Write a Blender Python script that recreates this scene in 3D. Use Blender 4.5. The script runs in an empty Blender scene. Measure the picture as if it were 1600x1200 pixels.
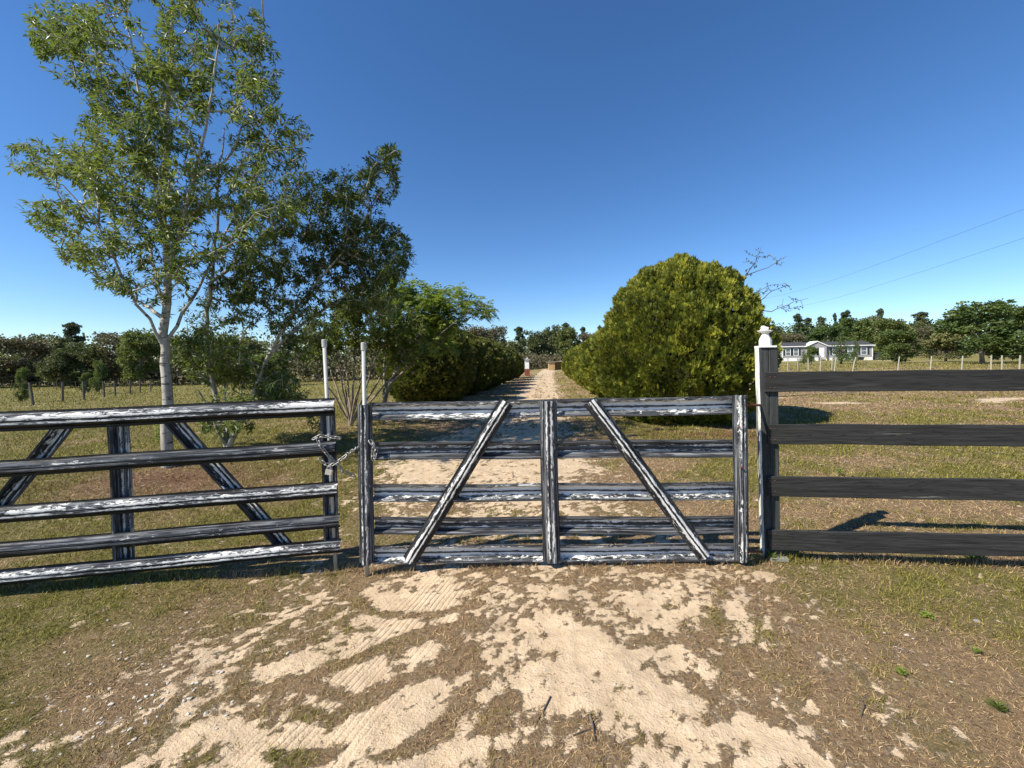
import bpy, math, random
import numpy as np
from mathutils import Vector, Matrix
random.seed(7); rng = np.random.default_rng(7)
R = math.radians
sc = bpy.context.scene
COL = sc.collection
# ---------------------------------------------------------------- camera, sky, sun
EYE = 1.38; F = 640.0; HORIZ = 566.0; ROLL = 0.013
cam_d = bpy.data.cameras.new('camera'); cam = bpy.data.objects.new('camera', cam_d); COL.objects.link(cam)
cam_d.sensor_width = 36; cam_d.lens = 36 * F / 1600; cam_d.shift_y = -(600 - HORIZ) / 1600
cam_d.clip_start = .05; cam_d.clip_end = 3000
cam.matrix_world = Matrix.Translation((0, 0, EYE)) @ Matrix.Rotation(ROLL, 4, 'Y') @ Matrix.Rotation(R(90), 4, 'X')
sc.camera = cam
sun_dir = Vector((-.95, -.47, 1.02)).normalized()
ELEV = math.asin(sun_dir.z); 
w = bpy.data.worlds.new('World'); sc.world = w; w.use_nodes = True
nt = w.node_tree; nt.nodes.clear()
sky = nt.nodes.new('ShaderNodeTexSky'); sky.sky_type = 'NISHITA'; sky.sun_disc = False
sky.sun_elevation = ELEV; sky.sun_rotation = math.atan2(sun_dir.x, sun_dir.y)
sky.altitude = 1800; sky.air_density = 1.1; sky.dust_density = 0; sky.ozone_density = 4.5
bgn = nt.nodes.new('ShaderNodeBackground'); bgn.inputs[1].default_value = .08
wo = nt.nodes.new('ShaderNodeOutputWorld')
hs = nt.nodes.new('ShaderNodeHueSaturation'); hs.inputs['Saturation'].default_value = 1.17; hs.inputs['Value'].default_value = 1.3; hs.inputs['Hue'].default_value = .503
nt.links.new(sky.outputs[0], hs.inputs['Color']); nt.links.new(hs.outputs[0], bgn.inputs[0]); nt.links.new(bgn.outputs[0], wo.inputs[0])
sl = bpy.data.lights.new('sun', 'SUN'); sl.energy = 5.0; sl.angle = R(.5); sl.color = (1, .93, .80)
so = bpy.data.objects.new('sun', sl); COL.objects.link(so); so.rotation_euler = sun_dir.to_track_quat('Z', 'Y').to_euler()
so.location = (-20, -10, 20)
sc.view_settings.view_transform = 'Standard'; sc.view_settings.look = 'None'
sc.view_settings.exposure = 0.68; sc.view_settings.gamma = 1
sc.cycles.max_bounces = 6; sc.cycles.transparent_max_bounces = 8
# ---------------------------------------------------------------- helpers
cr, sr = math.cos(ROLL), math.sin(ROLL)
def ray(px, py):
    x = (px - 800) / F; y = -(py - HORIZ) / F
    return (x * cr + y * sr, 1.0, -x * sr + y * cr)
def P(px, py, Y):                                     # point at depth Y along the view through a photo pixel
    d = ray(px, py); return Vector((d[0] * Y, Y, EYE + d[2] * Y))
def hsh(i, j, s):
    n = (i * 374761393 + j * 668265263 + s * 1442695041) & 0xffffffff
    n = ((n ^ (n >> 13)) * 1274126177) & 0xffffffff
    return ((n ^ (n >> 16)) & 0xffffff) / float(0xffffff)
def vn(x, y, s=0):
    x = np.asarray(x, float); y = np.asarray(y, float)
    i = np.floor(x).astype(np.int64); j = np.floor(y).astype(np.int64)
    fx = x - i; fy = y - j; fx = fx * fx * (3 - 2 * fx); fy = fy * fy * (3 - 2 * fy)
    a = hsh(i, j, s); b = hsh(i + 1, j, s); c = hsh(i, j + 1, s); d = hsh(i + 1, j + 1, s)
    return (a * (1 - fx) + b * fx) * (1 - fy) + (c * (1 - fx) + d * fx) * fy
def fbm(x, y, s=0, o=4):
    t = 0; a = .5; n = 0
    for k in range(o):
        t = t + a * vn(np.asarray(x) * 2 ** k + 17.3 * k, np.asarray(y) * 2 ** k - 9.1 * k, s + k); n += a; a *= .5
    return t / n
def sstep(a, b, x):
    t = np.clip((x - a) / (b - a), 0, 1); return t * t * (3 - 2 * t)
# terrain: thin plate spline through surveyed points (x, y, z)
CP = [(-1.1,2.75,-.06),(-.9,3.1,-.05),(.1,2.7,0),(1.8,2.85,.0),(3.6,2.7,.02),(-3.1,2.5,0),(-2,2,-.02),(0,1.5,0),(2.5,1.5,0),(-3,1,0),(0,-8,0),(-9,-6,0),(9,-6,0),
      (0,5,0),(4,5,.0),(-4,6,0),(3,9,0),(-3,10,0),(10,8,.03),(-10,8,-.08),(2,20,-.05),(-4,20,-.1),(-23,20,-.42),(-17,21,-.4),(12,22,.05),(25,22,.1),(4,45,-.2),(-15,45,-.8),(-60,60,-1.2),(-30,62,-1.1),
      (8,85,-.35),(0,120,-.6),(25,60,.2),(48,86,.62),(68,82,.85),(70,60,.5),(90,85,.9),(110,150,3.8),(150,160,4.5),(160,90,1.5),(60,140,1.5),(0,250,0),(-200,200,-1),(250,250,6),(-100,0,-1),(100,0,.4),(0,-100,0),(-600,600,0),(600,600,6),(-600,-300,0),(600,-300,0),(0,700,0)]
CP = np.array(CP, float); SX = 20.0
def warp(x, y): return np.arcsinh(np.asarray(x, float) / SX), np.arcsinh(np.asarray(y, float) / SX)
def _U(r2): return np.where(r2 > 1e-12, r2 * np.log(r2 + 1e-12), 0)
cu, cv = warp(CP[:, 0], CP[:, 1]); n = len(CP)
K = _U((cu[:, None] - cu) ** 2 + (cv[:, None] - cv) ** 2) + np.eye(n) * 1e-4
Pm = np.stack([np.ones(n), cu, cv], 1)
A = np.block([[K, Pm], [Pm.T, np.zeros((3, 3))]])
W = np.linalg.solve(A, np.concatenate([CP[:, 2], np.zeros(3)]))
def g(x, y):
    u, v = warp(x, y); out = W[n] + W[n + 1] * u + W[n + 2] * v
    for k in range(n): out = out + W[k] * _U((u - cu[k]) ** 2 + (v - cv[k]) ** 2)
    return out
def surf(x, y):
    x = np.asarray(x, float); y = np.asarray(y, float)
    near = np.exp(-((x / 14) ** 2 + (y / 14) ** 2))
    return g(x, y) + near * ((fbm(x * 1.3, y * 1.3, 50, 3) - .5) * .045 + (fbm(x * 7, y * 7, 60, 3) - .5) * .022)
def G(px, py):                                        # where the view through a pixel meets the ground
    d = ray(px, py); lo = .3; hi = 400
    for _ in range(44):
        m = (lo + hi) / 2
        if EYE + d[2] * m > float(g(d[0] * m, m)): lo = m
        else: hi = m
    return Vector((d[0] * lo, lo, EYE + d[2] * lo))
def ground_at(px, Y):
    x = ray(px, HORIZ)[0] * Y
    return Vector((x, Y, float(g(x, Y))))
# ---- meshes
class MB:
    def __init__(s): s.v = []; s.f = []; s.n = 0; s.at = {}; s.mi = []
    def add(s, V, Fs, mi=0, **at):
        V = np.asarray(V, float).reshape(-1, 3); m = len(V)
        s.v.append(V); 
        for f in Fs:
            f = np.asarray(f, np.int64)
            if f.ndim == 1: f = f[None]
            s.f.append(f + s.n); s.mi.append(np.full(len(f), mi))
        for k, a in at.items():
            s.at.setdefault(k, []).append((s.n, np.asarray(a, float)))
        s.n += m; return s
    def build(s, name, mats, parent=None, smooth=False):
        me = bpy.data.meshes.new(name)
        V = np.concatenate(s.v) if s.v else np.zeros((0, 3))
        me.vertices.add(len(V)); me.vertices.foreach_set('co', V.ravel().astype(np.float32))
        tot = np.concatenate([np.full(len(f), f.shape[1]) for f in s.f]); li = np.concatenate([f.ravel() for f in s.f])
        st = np.concatenate([[0], np.cumsum(tot)[:-1]])
        me.loops.add(len(li)); me.loops.foreach_set('vertex_index', li.astype(np.int32))
        me.polygons.add(len(tot)); me.polygons.foreach_set('loop_start', st.astype(np.int32))
        me.polygons.foreach_set('material_index', np.concatenate(s.mi).astype(np.int32))
        me.update(calc_edges=True)
        me.polygons.foreach_set('use_smooth', np.full(len(tot), smooth))
        for k, L in s.at.items():
            vec = L[0][1].ndim == 2
            a = me.attributes.new(k, 'FLOAT_VECTOR' if vec else 'FLOAT', 'POINT')
            arr = np.zeros((len(V), 3) if vec else len(V), np.float32)
            for o, d in L: arr[o:o + len(d)] = d
            a.data.foreach_set('vector' if vec else 'value', arr.ravel())
        if not isinstance(mats, (list, tuple)): mats = [mats]
        for m in mats: me.materials.append(m)
        me.validate(clean_customdata=False)
        o = bpy.data.objects.new(name, me); COL.objects.link(o)
        if parent: o.parent = parent
        return o
def tag(o, label=None, cat=None, group=None, kind=None):
    if label: o['label'] = label
    if cat: o['category'] = cat
    if group: o['group'] = group
    if kind: o['kind'] = kind
    return o
def empty(name, loc=(0, 0, 0), rz=0):
    o = bpy.data.objects.new(name, None); COL.objects.link(o); o.location = loc; o.rotation_euler = (0, 0, rz)
    o.empty_display_size = .2; return o
def root_at(name, loc, label, cat, group=None):
    return tag(empty(name, loc), label, cat, group)
BOXF = [(0, 3, 2, 1), (4, 5, 6, 7), (0, 1, 5, 4), (1, 2, 6, 5), (2, 3, 7, 6), (3, 0, 4, 7)]
def box(mb, c, s, rot=None, mi=0, bev=0):
    c = Vector(c); hx, hy, hz = s[0] / 2, s[1] / 2, s[2] / 2
    M = rot if rot is not None else Matrix.Identity(3)
    V = [c + M @ Vector(p) for p in [(-hx, -hy, -hz), (hx, -hy, -hz), (hx, hy, -hz), (-hx, hy, -hz), (-hx, -hy, hz), (hx, -hy, hz), (hx, hy, hz), (-hx, hy, hz)]]
    mb.add([tuple(v) for v in V], [BOXF], mi); return mb
def frame(d):
    d = Vector(d).normalized(); a = Vector((0, 0, 1)) if abs(d.z) < .9 else Vector((1, 0, 0))
    x = d.cross(a).normalized(); return x, d.cross(x).normalized()
def tube(mb, pts, rad, n=8, cap=True, mi=0):
    pts = [Vector(p) for p in pts]; rings = []
    if not hasattr(rad, '__len__'): rad = [rad] * len(pts)
    x = None
    for i, p in enumerate(pts):
        d = (pts[min(i + 1, len(pts) - 1)] - pts[max(i - 1, 0)])
        if x is None: x, y = frame(d)
        else:
            dn = d.normalized(); x = (x - dn * x.dot(dn)).normalized(); y = dn.cross(x)
        rings.append([tuple(p + (x * math.cos(t) + y * math.sin(t)) * rad[i]) for t in [2 * math.pi * k / n for k in range(n)]])
    V = [v for r in rings for v in r]
    Q = [(i * n + k, i * n + (k + 1) % n, (i + 1) * n + (k + 1) % n, (i + 1) * n + k) for i in range(len(pts) - 1) for k in range(n)]
    fs = [np.array(Q)]
    if cap: fs += [np.array([list(range(n))[::-1]]), np.array([[(len(pts) - 1) * n + k for k in range(n)]])]
    mb.add(V, fs, mi); return mb
def lathe(mb, c, prof, n=12, mi=0, rot=0):
    V = [(c[0] + r * math.cos(rot + 2 * math.pi * k / n), c[1] + r * math.sin(rot + 2 * math.pi * k / n), c[2] + z) for r, z in prof for k in range(n)]
    Q = [(i * n + k, i * n + (k + 1) % n, (i + 1) * n + (k + 1) % n, (i + 1) * n + k) for i in range(len(prof) - 1) for k in range(n)]
    mb.add(V, [np.array(Q), np.array([list(range(n))[::-1]]), np.array([[(len(prof) - 1) * n + k for k in range(n)]])], mi); return mb
# ---- materials
class NT:
    def __init__(s, name, rough=.8):
        s.m = bpy.data.materials.new(name); s.m.use_nodes = True; s.t = s.m.node_tree; s.N = s.t.nodes; s.b = s.N['Principled BSDF']
        s.b.inputs['Roughness'].default_value = rough; s.b.inputs['Specular IOR Level'].default_value = .25
    def n(s, ty, **kw):
        o = s.N.new(ty)
        for k, v in kw.items():
            if k.startswith('_'): setattr(o, k[1:], v)
            else: o.inputs[int(k[1:]) if k[1:].isdigit() and k[0] == 'i' else k].default_value = v
        return o
    def l(s, a, b): s.t.links.new(a, b)
    def noise(s, vec, scale, detail=4, rough=.55, dist=0):
        o = s.n('ShaderNodeTexNoise', Scale=scale, Detail=detail, Roughness=rough, Distortion=dist)
        if vec is not None: s.l(vec, o.inputs['Vector'])
        return o.outputs[0]
    def ramp(s, v, stops, interp='LINEAR'):
        o = s.n('ShaderNodeValToRGB'); o.color_ramp.interpolation = interp
        e = o.color_ramp.elements
        while len(e) < len(stops): e.new(.5)
        for q, (p, c) in zip(e, stops):
            q.position = p; q.color = (c, c, c, 1) if not hasattr(c, '__len__') else (*c, 1)
        s.l(v, o.inputs[0]); return o.outputs[0]
    def mix(s, f, a, b, bt='MIX'):
        o = s.n('ShaderNodeMix', _data_type='RGBA', _blend_type=bt)
        for k, v in ((0, f), (6, a), (7, b)):
            if hasattr(v, 'is_output'): s.l(v, o.inputs[k])
            else: o.inputs[k].default_value = v if k == 0 else (*v, 1)
        return o.outputs[2]
    def math(s, op, a, b=None, c=None):
        o = s.n('ShaderNodeMath', _operation=op)
        for k, v in enumerate((a, b, c)):
            if v is None: continue
            if hasattr(v, 'is_output'): s.l(v, o.inputs[k])
            else: o.inputs[k].default_value = v
        return o.outputs[0]
    def attr(s, name, out='Fac'): return s.n('ShaderNodeAttribute', _attribute_name=name).outputs[out]
    def obj(s): return s.n('ShaderNodeTexCoord').outputs['Object']
    def mapping(s, v, scale=(1, 1, 1)):
        o = s.n('ShaderNodeMapping', Scale=scale); s.l(v, o.inputs['Vector']); return o.outputs[0]
    def bump(s, h, strength=.5, dist=.01):
        o = s.n('ShaderNodeBump', Strength=strength, Distance=dist); s.l(h, o.inputs['Height']); s.l(o.outputs[0], s.b.inputs['Normal']); return o
    def col(s, c):
        if hasattr(c, 'is_output'): s.l(c, s.b.inputs['Base Color'])
        else: s.b.inputs['Base Color'].default_value = (*c, 1)
def plain(name, c, rough=.7, var=.25, scale=8, metal=0):
    m = NT(name, rough); v = m.noise(m.obj(), scale, 5)
    m.col(m.mix(m.ramp(v, [(.3, 0.), (.7, 1.)]), tuple(q * (1 - var) for q in c), tuple(min(1, q * (1 + var)) for q in c)))
    m.b.inputs['Metallic'].default_value = metal; m.bump(v, .2, .004); return m.m
def leafmat(name, cols, trans=.35, rough=.5, obvar=.0):
    """cols: colour stops over the per-leaf random attribute"""
    m = NT(name, rough); v = m.attr('rnd'); k = len(cols)
    c = m.ramp(v, [(i / (k - 1) if k > 1 else 0, q) for i, q in enumerate(cols)])
    if obvar:
        oi = m.n('ShaderNodeObjectInfo').outputs['Random']
        hs = m.n('ShaderNodeHueSaturation'); m.l(c, hs.inputs['Color'])
        m.l(m.math('MULTIPLY_ADD', oi, obvar, 1 - obvar * .5), hs.inputs['Value'])
        m.l(m.math('MULTIPLY_ADD', oi, -.05, .525), hs.inputs['Hue']); c = hs.outputs[0]
    m.col(c)
    tr = m.n('ShaderNodeBsdfTranslucent'); tc = m.mix(.5, c, (.32, .40, .06)); m.l(tc, tr.inputs[0])
    mx = m.n('ShaderNodeMixShader'); mx.inputs[0].default_value = trans
    m.l(m.b.outputs[0], mx.inputs[1]); m.l(tr.outputs[0], mx.inputs[2]); m.l(mx.outputs[0], m.N['Material Output'].inputs[0])
    m.b.inputs['Specular IOR Level'].default_value = .4
    return m.m
def barkmat(name, a, b, spot=None):
    m = NT(name, .85); o = m.obj(); v = m.noise(m.mapping(o, (14, 14, 4)), 1.0, 5, .65)
    c = m.mix(m.ramp(v, [(.38, 0.), (.62, 1.)]), a, b)
    if spot:
        v2 = m.noise(m.mapping(o, (5, 5, 16)), 1.6, 4, .6); c = m.mix(m.ramp(v2, [(.56, 0.), (.64, 1.)]), c, spot)
    m.col(c); m.bump(v, .6, .01); return m.m
def gatemat(name, amount, grey=1.0):
    m = NT(name, .55); p = m.attr('puv', 'Vector'); wr = m.attr('wear')
    st = m.noise(m.mapping(p, (1.3, 170, 1)), 1.0, 6, .7)
    st2 = m.noise(m.mapping(p, (5, 60, 1)), 1.0, 4, .6)
    base = m.mix(m.ramp(st, [(.43, 0.), (.64, 1.)]), (.006, .006, .008), (.26 * grey, .275 * grey, .295 * grey))
    base = m.mix(m.math('MULTIPLY', m.ramp(st2, [(.48, 0.), (.60, 1.)]), .8), base, (.012, .013, .017))
    base = m.mix(m.ramp(wr, [(.12, 1.), (.4, 0.)]), base, (.006, .006, .007))  # near black where the mask is low, also the painted shade under left rails
    wn = m.noise(m.mapping(p, (16, 85, 1)), 1.0, 8, .78, .9)
    lo = m.noise(m.mapping(p, (1.6, 6, 1)), 1.0, 2)
    th = m.math('ADD', m.math('ADD', wn, m.math('MULTIPLY', m.math('SUBTRACT', lo, .5), .45)), m.math('MULTIPLY', m.math('SUBTRACT', wr, .6), .42))
    mask = m.ramp(th, [(.66 - amount * .2, 0.), (.69 - amount * .2, 1.)])
    white = m.mix(m.ramp(st2, [(.3, 0.), (.7, 1.)]), (.62, .62, .60), (.80, .80, .78))
    m.col(m.mix(mask, base, white)); m.l(m.ramp(mask, [(0, .38), (1, .7)]), m.b.inputs['Roughness'])
    m.b.inputs['Specular IOR Level'].default_value = .3
    m.bump(m.math('ADD', mask, m.math('MULTIPLY', st, .5)), .5, .002); return m.m
def woodmat(name, a, b, worn=None, ax=0, wt=.62):
    m = NT(name, .75); va = m.n('ShaderNodeVectorMath', _operation='ADD'); m.l(m.obj(), va.inputs[0]); cb = m.n('ShaderNodeCombineXYZ'); rn_ = m.math('MULTIPLY', m.n('ShaderNodeObjectInfo').outputs['Random'], 37.0); m.l(rn_, cb.inputs[0]); m.l(rn_, cb.inputs[2]); m.l(cb.outputs[0], va.inputs[1]); o = va.outputs[0]; s = [50, 50, 50]; s[ax] = 2.2
    v = m.noise(m.mapping(o, tuple(s)), 1.0, 6, .65, 1.2)
    s2 = [9, 9, 9]; s2[ax] = 1.0
    v2 = m.noise(m.mapping(o, tuple(s2)), 1.0, 3, .5, 1.5)
    wv = m.math('FRACT', m.math('MULTIPLY', v2, 9.0))
    c = m.mix(m.ramp(v, [(.35, 0.), (.68, 1.)]), a, b)
    c = m.mix(m.math('MULTIPLY', m.ramp(wv, [(0, 1.), (.12, 0.), (.9, 0.), (1, 1.)]), .55), c, tuple(q * .35 for q in a))
    if worn:
        v3 = m.noise(m.mapping(o, tuple(q * .5 for q in s)), 1.0, 6, .7); c = m.mix(m.ramp(v3, [(wt, 0.), (wt + .06, 1.)]), c, worn)
    m.col(c); m.bump(m.math('ADD', v, m.math('MULTIPLY', wv, .3)), .35, .003); return m.m
M = {}
M['gate_heavy'] = gatemat('worn_gate_paint', .80)
M['gate_brace'] = gatemat('flaking_brace_paint', .52, .3)
M['gate_mid'] = gatemat('scuffed_gate_paint', .36, .3)
M['gate_light'] = gatemat('dull_gate_paint', .18)
M['board'] = woodmat('black_stained_board', (.016, .016, .015), (.048, .048, .046), (.15, .145, .13), 0, .64)
M['postwood'] = woodmat('weathered_dark_post', (.028, .031, .030), (.065, .070, .068), (.16, .17, .15), 2, .62)
M['postwhite'] = woodmat('peeling_white_post_paint', (.55, .56, .50), (.80, .80, .74), (.12, .13, .12), 2, .52)
M['pvc'] = plain('white_plastic', (.43, .43, .40), .4, .08)
M['plaster'] = plain('white_weathered_plaster', (.78, .78, .76), .7, .1, 30)
M['chain'] = plain('galvanised_steel', (.34, .33, .31), .45, .35, 60, .6)
M['lock'] = plain('padlock_metal', (.55, .53, .47), .4, .15, 40, .3)
M['rust'] = plain('rusty_iron', (.18, .06, .035), .8, .4, 60)
M['blackmetal'] = plain('black_metal', (.02, .02, .022), .5, .2)
M['bark_white'] = barkmat('pale_grey_bark', (.27, .25, .21), (.47, .44, .38), (.09, .08, .07))
M['bark_grey'] = barkmat('grey_brown_bark', (.16, .13, .10), (.30, .26, .21))
M['bark_tan'] = barkmat('tan_smooth_bark', (.20, .16, .12), (.34, .28, .21))
M['bark_dark'] = barkmat('dark_bark', (.07, .055, .045), (.15, .12, .10))
M['leaf_a'] = leafmat('olive_lance_leaves', [(.050, .082, .014), (.095, .145, .024), (.17, .22, .04), (.31, .35, .11)], .34, .45)
M['leaf_b'] = leafmat('dark_lance_leaves', [(.036, .060, .010), (.068, .10, .016), (.11, .15, .026), (.20, .24, .06)], .32, .45)
M['leaf_c'] = leafmat('crape_leaves', [(.05, .08, .012), (.09, .13, .02), (.17, .20, .035)], .38, .45)
M['leaf_d'] = leafmat('feathery_leaves', [(.10, .17, .025), (.18, .26, .04), (.30, .36, .07)], .4, .45)
M['cedar'] = leafmat('golden_cedar_sprays', [(.040, .058, .010), (.11, .13, .016), (.22, .23, .024), (.37, .35, .038)], .22, .55)
M['cedar_shaded'] = leafmat('shaded_cedar_sprays', [(.026, .042, .008), (.055, .072, .012), (.11, .12, .016), (.20, .19, .025)], .2, .55, .2)  # left row: shade of its near faces is painted into the leaf colours
M['far_oak'] = leafmat('far_oak_leaves', [(.055, .065, .026), (.10, .115, .04), (.17, .18, .065)], .15, .6, .5)
M['far_brown'] = leafmat('far_brown_leaves', [(.075, .065, .04), (.125, .11, .06), (.19, .17, .09)], .15, .6, .4)
M['far_green'] = leafmat('far_green_leaves', [(.050, .075, .018), (.085, .12, .028), (.14, .18, .045)], .25, .6, .35)
M['far_pine'] = leafmat('far_pine_needles', [(.038, .055, .028), (.07, .092, .042), (.11, .135, .06)], .1, .6, .3)
# ---------------------------------------------------------------- ground
def rays2ground(pts): return [G(*p) for p in pts]
SAND = [(655,948,85,28,1),(600,1058,115,42,1.05),(560,1150,150,60,1.05),(430,1188,120,30,1),(640,1008,50,16,.8),(905,1010,66,50,.95),(880,1085,75,60,.9),(955,955,70,22,.8),
        (830,928,60,14,.62),(1095,1130,90,38,.62),(1165,1160,60,28,.75),(1010,1090,60,40,.6),(480,1022,60,26,.66),(330,1130,90,40,.66),(220,1080,130,35,.5),(700,908,60,12,.6),
        (775,980,45,20,.6),(1165,890,50,10,1),(690,1190,110,30,.8),(1030,1040,40,30,.5),(90,1170,90,35,.5),(300,1015,110,22,.42),(420,960,70,14,.42),(1480,960,30,8,.35),(1090,1180,60,20,.7),(880,1170,60,25,.6),(1370,870,20,6,.7)]
sand_e = []
for px, py, rx, ry, s in SAND:
    c = G(px, py); a = G(px, min(py + ry, 1230)); b = G(px, py - ry); sand_e.append((c.x, (a.y + b.y) / 2, rx / F * c.y, abs(b.y - a.y) / 2, s))
ARCS = [[(540,925),(590,955),(670,960),(745,945)],[(470,1062),(540,1035),(640,990),(745,972)],[(440,1062),(560,1088),(640,1062),(745,1035)],[(470,1112),(520,1122),(590,1095)],
        [(610,1185),(690,1140),(735,1070)],[(420,1180),(450,1192),(520,1175)],[(600,1010),(660,1000),(700,985)]]
arcs_w = [[(q.x, q.y) for q in rays2ground(a)] for a in ARCS]
DC = np.array([(0,-.35),(1.2,-.3),(5,-.45),(8,-.05),(12,.6),(18,1.15),(25,1.75),(45,3.4),(70,5.9),(100,9)], float)
DW = np.array([(0,1.5),(5,1.55),(12,1.05),(25,1.15),(60,1.4),(100,1.6)], float)
def segdist(x, y, poly):
    d = np.full(np.shape(x), 1e9)
    for (ax, ay), (bx, by) in zip(poly[:-1], poly[1:]):
        vx, vy = bx - ax, by - ay; t = np.clip(((x - ax) * vx + (y - ay) * vy) / (vx * vx + vy * vy), 0, 1)
        d = np.minimum(d, np.hypot(x - ax - t * vx, y - ay - t * vy))
    return d
def masks(x, y):
    x = np.asarray(x, float); y = np.asarray(y, float)
    n1 = fbm(x * 1.1, y * 1.1, 3, 4); n2 = fbm(x * 4, y * 4, 9, 4); n3 = fbm(x * 14, y * 14, 13, 3)
    xw = x + (fbm(x * 2, y * 2, 21, 3) - .5) * .35; yw = y + (fbm(x * 2, y * 2, 31, 3) - .5) * .35
    s = np.zeros(x.shape)
    for cx, cy, rx, ry, st in sand_e:
        q = np.sqrt(((xw - cx) / (rx * 1.15)) ** 2 + ((yw - cy) / (ry * 1.25)) ** 2)
        s = np.maximum(s, st * np.clip(1.35 - q, 0, 1.0))
    # driveway beyond the gate
    off = xw - np.interp(y, DC[:, 0], DC[:, 1]); hw = np.interp(y, DW[:, 0], DW[:, 1])
    trk = np.exp(-(np.abs(off) / (hw * .95)) ** 4) * (.70 + .30 * np.exp(-((np.abs(off) - .6 * hw) / (.33 * hw)) ** 2))
    drive = 1.12 * trk * sstep(3.3, 4.4, y) * sstep(110, 80, y)
    s = np.maximum(s, drive * (.65 + .8 * (n1 - .35)))
    far = sstep(6, 14, y) * (1 - drive)
    n4 = fbm(x * 34, y * 34, 15, 2); fgm = sstep(6, 3, y)
    zone = sstep(-2.3, -1.0, x + .35 * (2 - y)) * sstep(1.9, .9, x) * fgm
    s = s * (.58 + .42 * (1 - fgm)) + (n2 - .5) * .95 + (n3 - .5) * 1.15 + (n4 - .5) * 1.1 + .16 * zone - .26 * (1 - zone) * (1 - drive) - .06 * drive
    # bare patches out in the right field
    s = np.maximum(s, sstep(.66, .76, fbm(x * .5 + 4, y * .9, 77, 3)) * sstep(2.5, 6, x) * sstep(10.8, 12, y) * sstep(30, 18, y) * .9)
    for a in arcs_w: s = s - .9 * np.exp(-(segdist(x, y, a) / .035) ** 2) * (.6 + .8 * n3)
    sand = sstep(-.04, .76, s)
    # greenness of the grass
    left = sstep(.3, -2.2, x + .2 * (y - 3)); right = sstep(1.2, 2.6, x)
    gr = .11 + .44 * left + .27 * right + (n1 - .5) * 1.1 + (n2 - .5) * .5
    gr = np.where(y > 3.2, gr + .20, gr) + .22 * sstep(1.0, 1.9, x) * sstep(2.9, 2.2, y) + .12 * sstep(-1.3, -2.2, x) * sstep(3.2, 2.6, y)
    gr = gr + .25 * sstep(12, 30, y) * sstep(0, -10, x) + .3 * sstep(35, 60, y) * sstep(20, 40, x) - .18 * sstep(7, 12, y) * sstep(35, 20, y) * sstep(3, 6, x)
    gr = gr - .5 * np.exp(-(((x + 4.2) / 1.0) ** 2 + ((y - 5.0) / .7) ** 2))      # leaf litter under the pale tree
    litter = np.exp(-(((x + 4.2) / 1.3) ** 2 + ((y - 5.0) / .8) ** 2)) + .8 * np.exp(-(((x - 4.1) / 1.8) ** 2 + ((y - 7.4) / .6) ** 2))
    return sand, np.clip(gr, 0, 1), np.clip(litter, 0, 1)
def axis(core0, core1, st, lo, hi, gf):
    a = list(np.arange(core0, core1, st)); d = st; v = core1; up = []
    while v < hi: up.append(v); d *= gf; v += d
    up.append(hi); d = st; v = core0; dn = []
    while v > lo: d *= gf; v -= d; dn.append(max(v, lo))
    return np.array(dn[::-1] + a + up)
xs = axis(-4.5, 4.5, .03, -600, 600, 1.07); ys = axis(1.0, 5.0, .03, -200, 700, 1.035)
ys = np.concatenate([[-200, -60, -20, -5, -1, .2], ys[ys > .6]])
X, Y = np.meshgrid(xs, ys); x = X.ravel(); y = Y.ravel()
Z = surf(x, y); sd, gn, lt = masks(x, y)
sd_soft = sd
# tyre ribs pressed into the sand, running towards the gate
ta, tb = G(400, 1195), G(665, 925); td = (tb - ta); td.z = 0; td.normalize(); tn = (-td.y, td.x)
rib = (x - ta.x) * tn[0] + (y - ta.y) * tn[1]
ribm = np.exp(-((rib + .10) / .24) ** 4) * sstep(3.0, 2.6, y)
ta2, tb2 = G(1000, 1190), G(880, 930)
nx, ny = len(xs), len(ys)
I = np.arange(nx * ny).reshape(ny, nx)
Q = np.stack([I[:-1, :-1], I[:-1, 1:], I[1:, 1:], I[1:, :-1]], -1).reshape(-1, 4)
cx = x[Q].mean(1); cy = y[Q].mean(1)
isd = (np.abs(cx - np.interp(cy, DC[:, 0], DC[:, 1])) < np.interp(cy, DW[:, 0], DW[:, 1]) * 1.15) & (cy > .2) & (cy < 95)
gm = NT('sandy_grass_ground', .95)
o = gm.obj(); sa = gm.attr('sand'); ga = gm.attr('green'); la = gm.attr('litter'); rb = gm.attr('rib'); rm = gm.attr('ribm')
nf = gm.noise(o, 38, 6, .7); nm = gm.noise(o, 9, 5, .65); nw = gm.noise(o, 120, 3, .6); nl = gm.noise(o, 1.1, 5, .6)
nclump = gm.noise(gm.mapping(o, (1, .6, 1)), 3.2, 6, .75)
sand_c = gm.mix(gm.ramp(nm, [(.3, 0.), (.7, 1.)]), (.43, .32, .205), (.60, .465, .315))
sand_c = gm.mix(gm.ramp(nf, [(.28, 1.), (.42, 0.)]), sand_c, (.26, .19, .125))
dead = gm.mix(gm.ramp(nf, [(.3, 0.), (.7, 1.)]), (.13, .080, .040), (.50, .345, .19))
grn = gm.mix(gm.ramp(nf, [(.3, 0.), (.7, 1.)]), (.085, .082, .018), (.26, .23, .055))
gmask = gm.ramp(gm.math('ADD', ga, gm.math('MULTIPLY', gm.math('SUBTRACT', nclump, .5), 1.3)), [(.28, 0.), (.72, 1.)])
turf = gm.mix(gmask, dead, grn)
turf = gm.mix(gm.math('MULTIPLY', gm.ramp(nclump, [(.5, 0.), (.7, 1.)]), .35), turf, (.28, .22, .12))
turf = gm.mix(gm.math('MULTIPLY', la, gm.ramp(nf, [(.4, 0.), (.55, 1.)])), turf, (.16, .075, .04))
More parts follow.
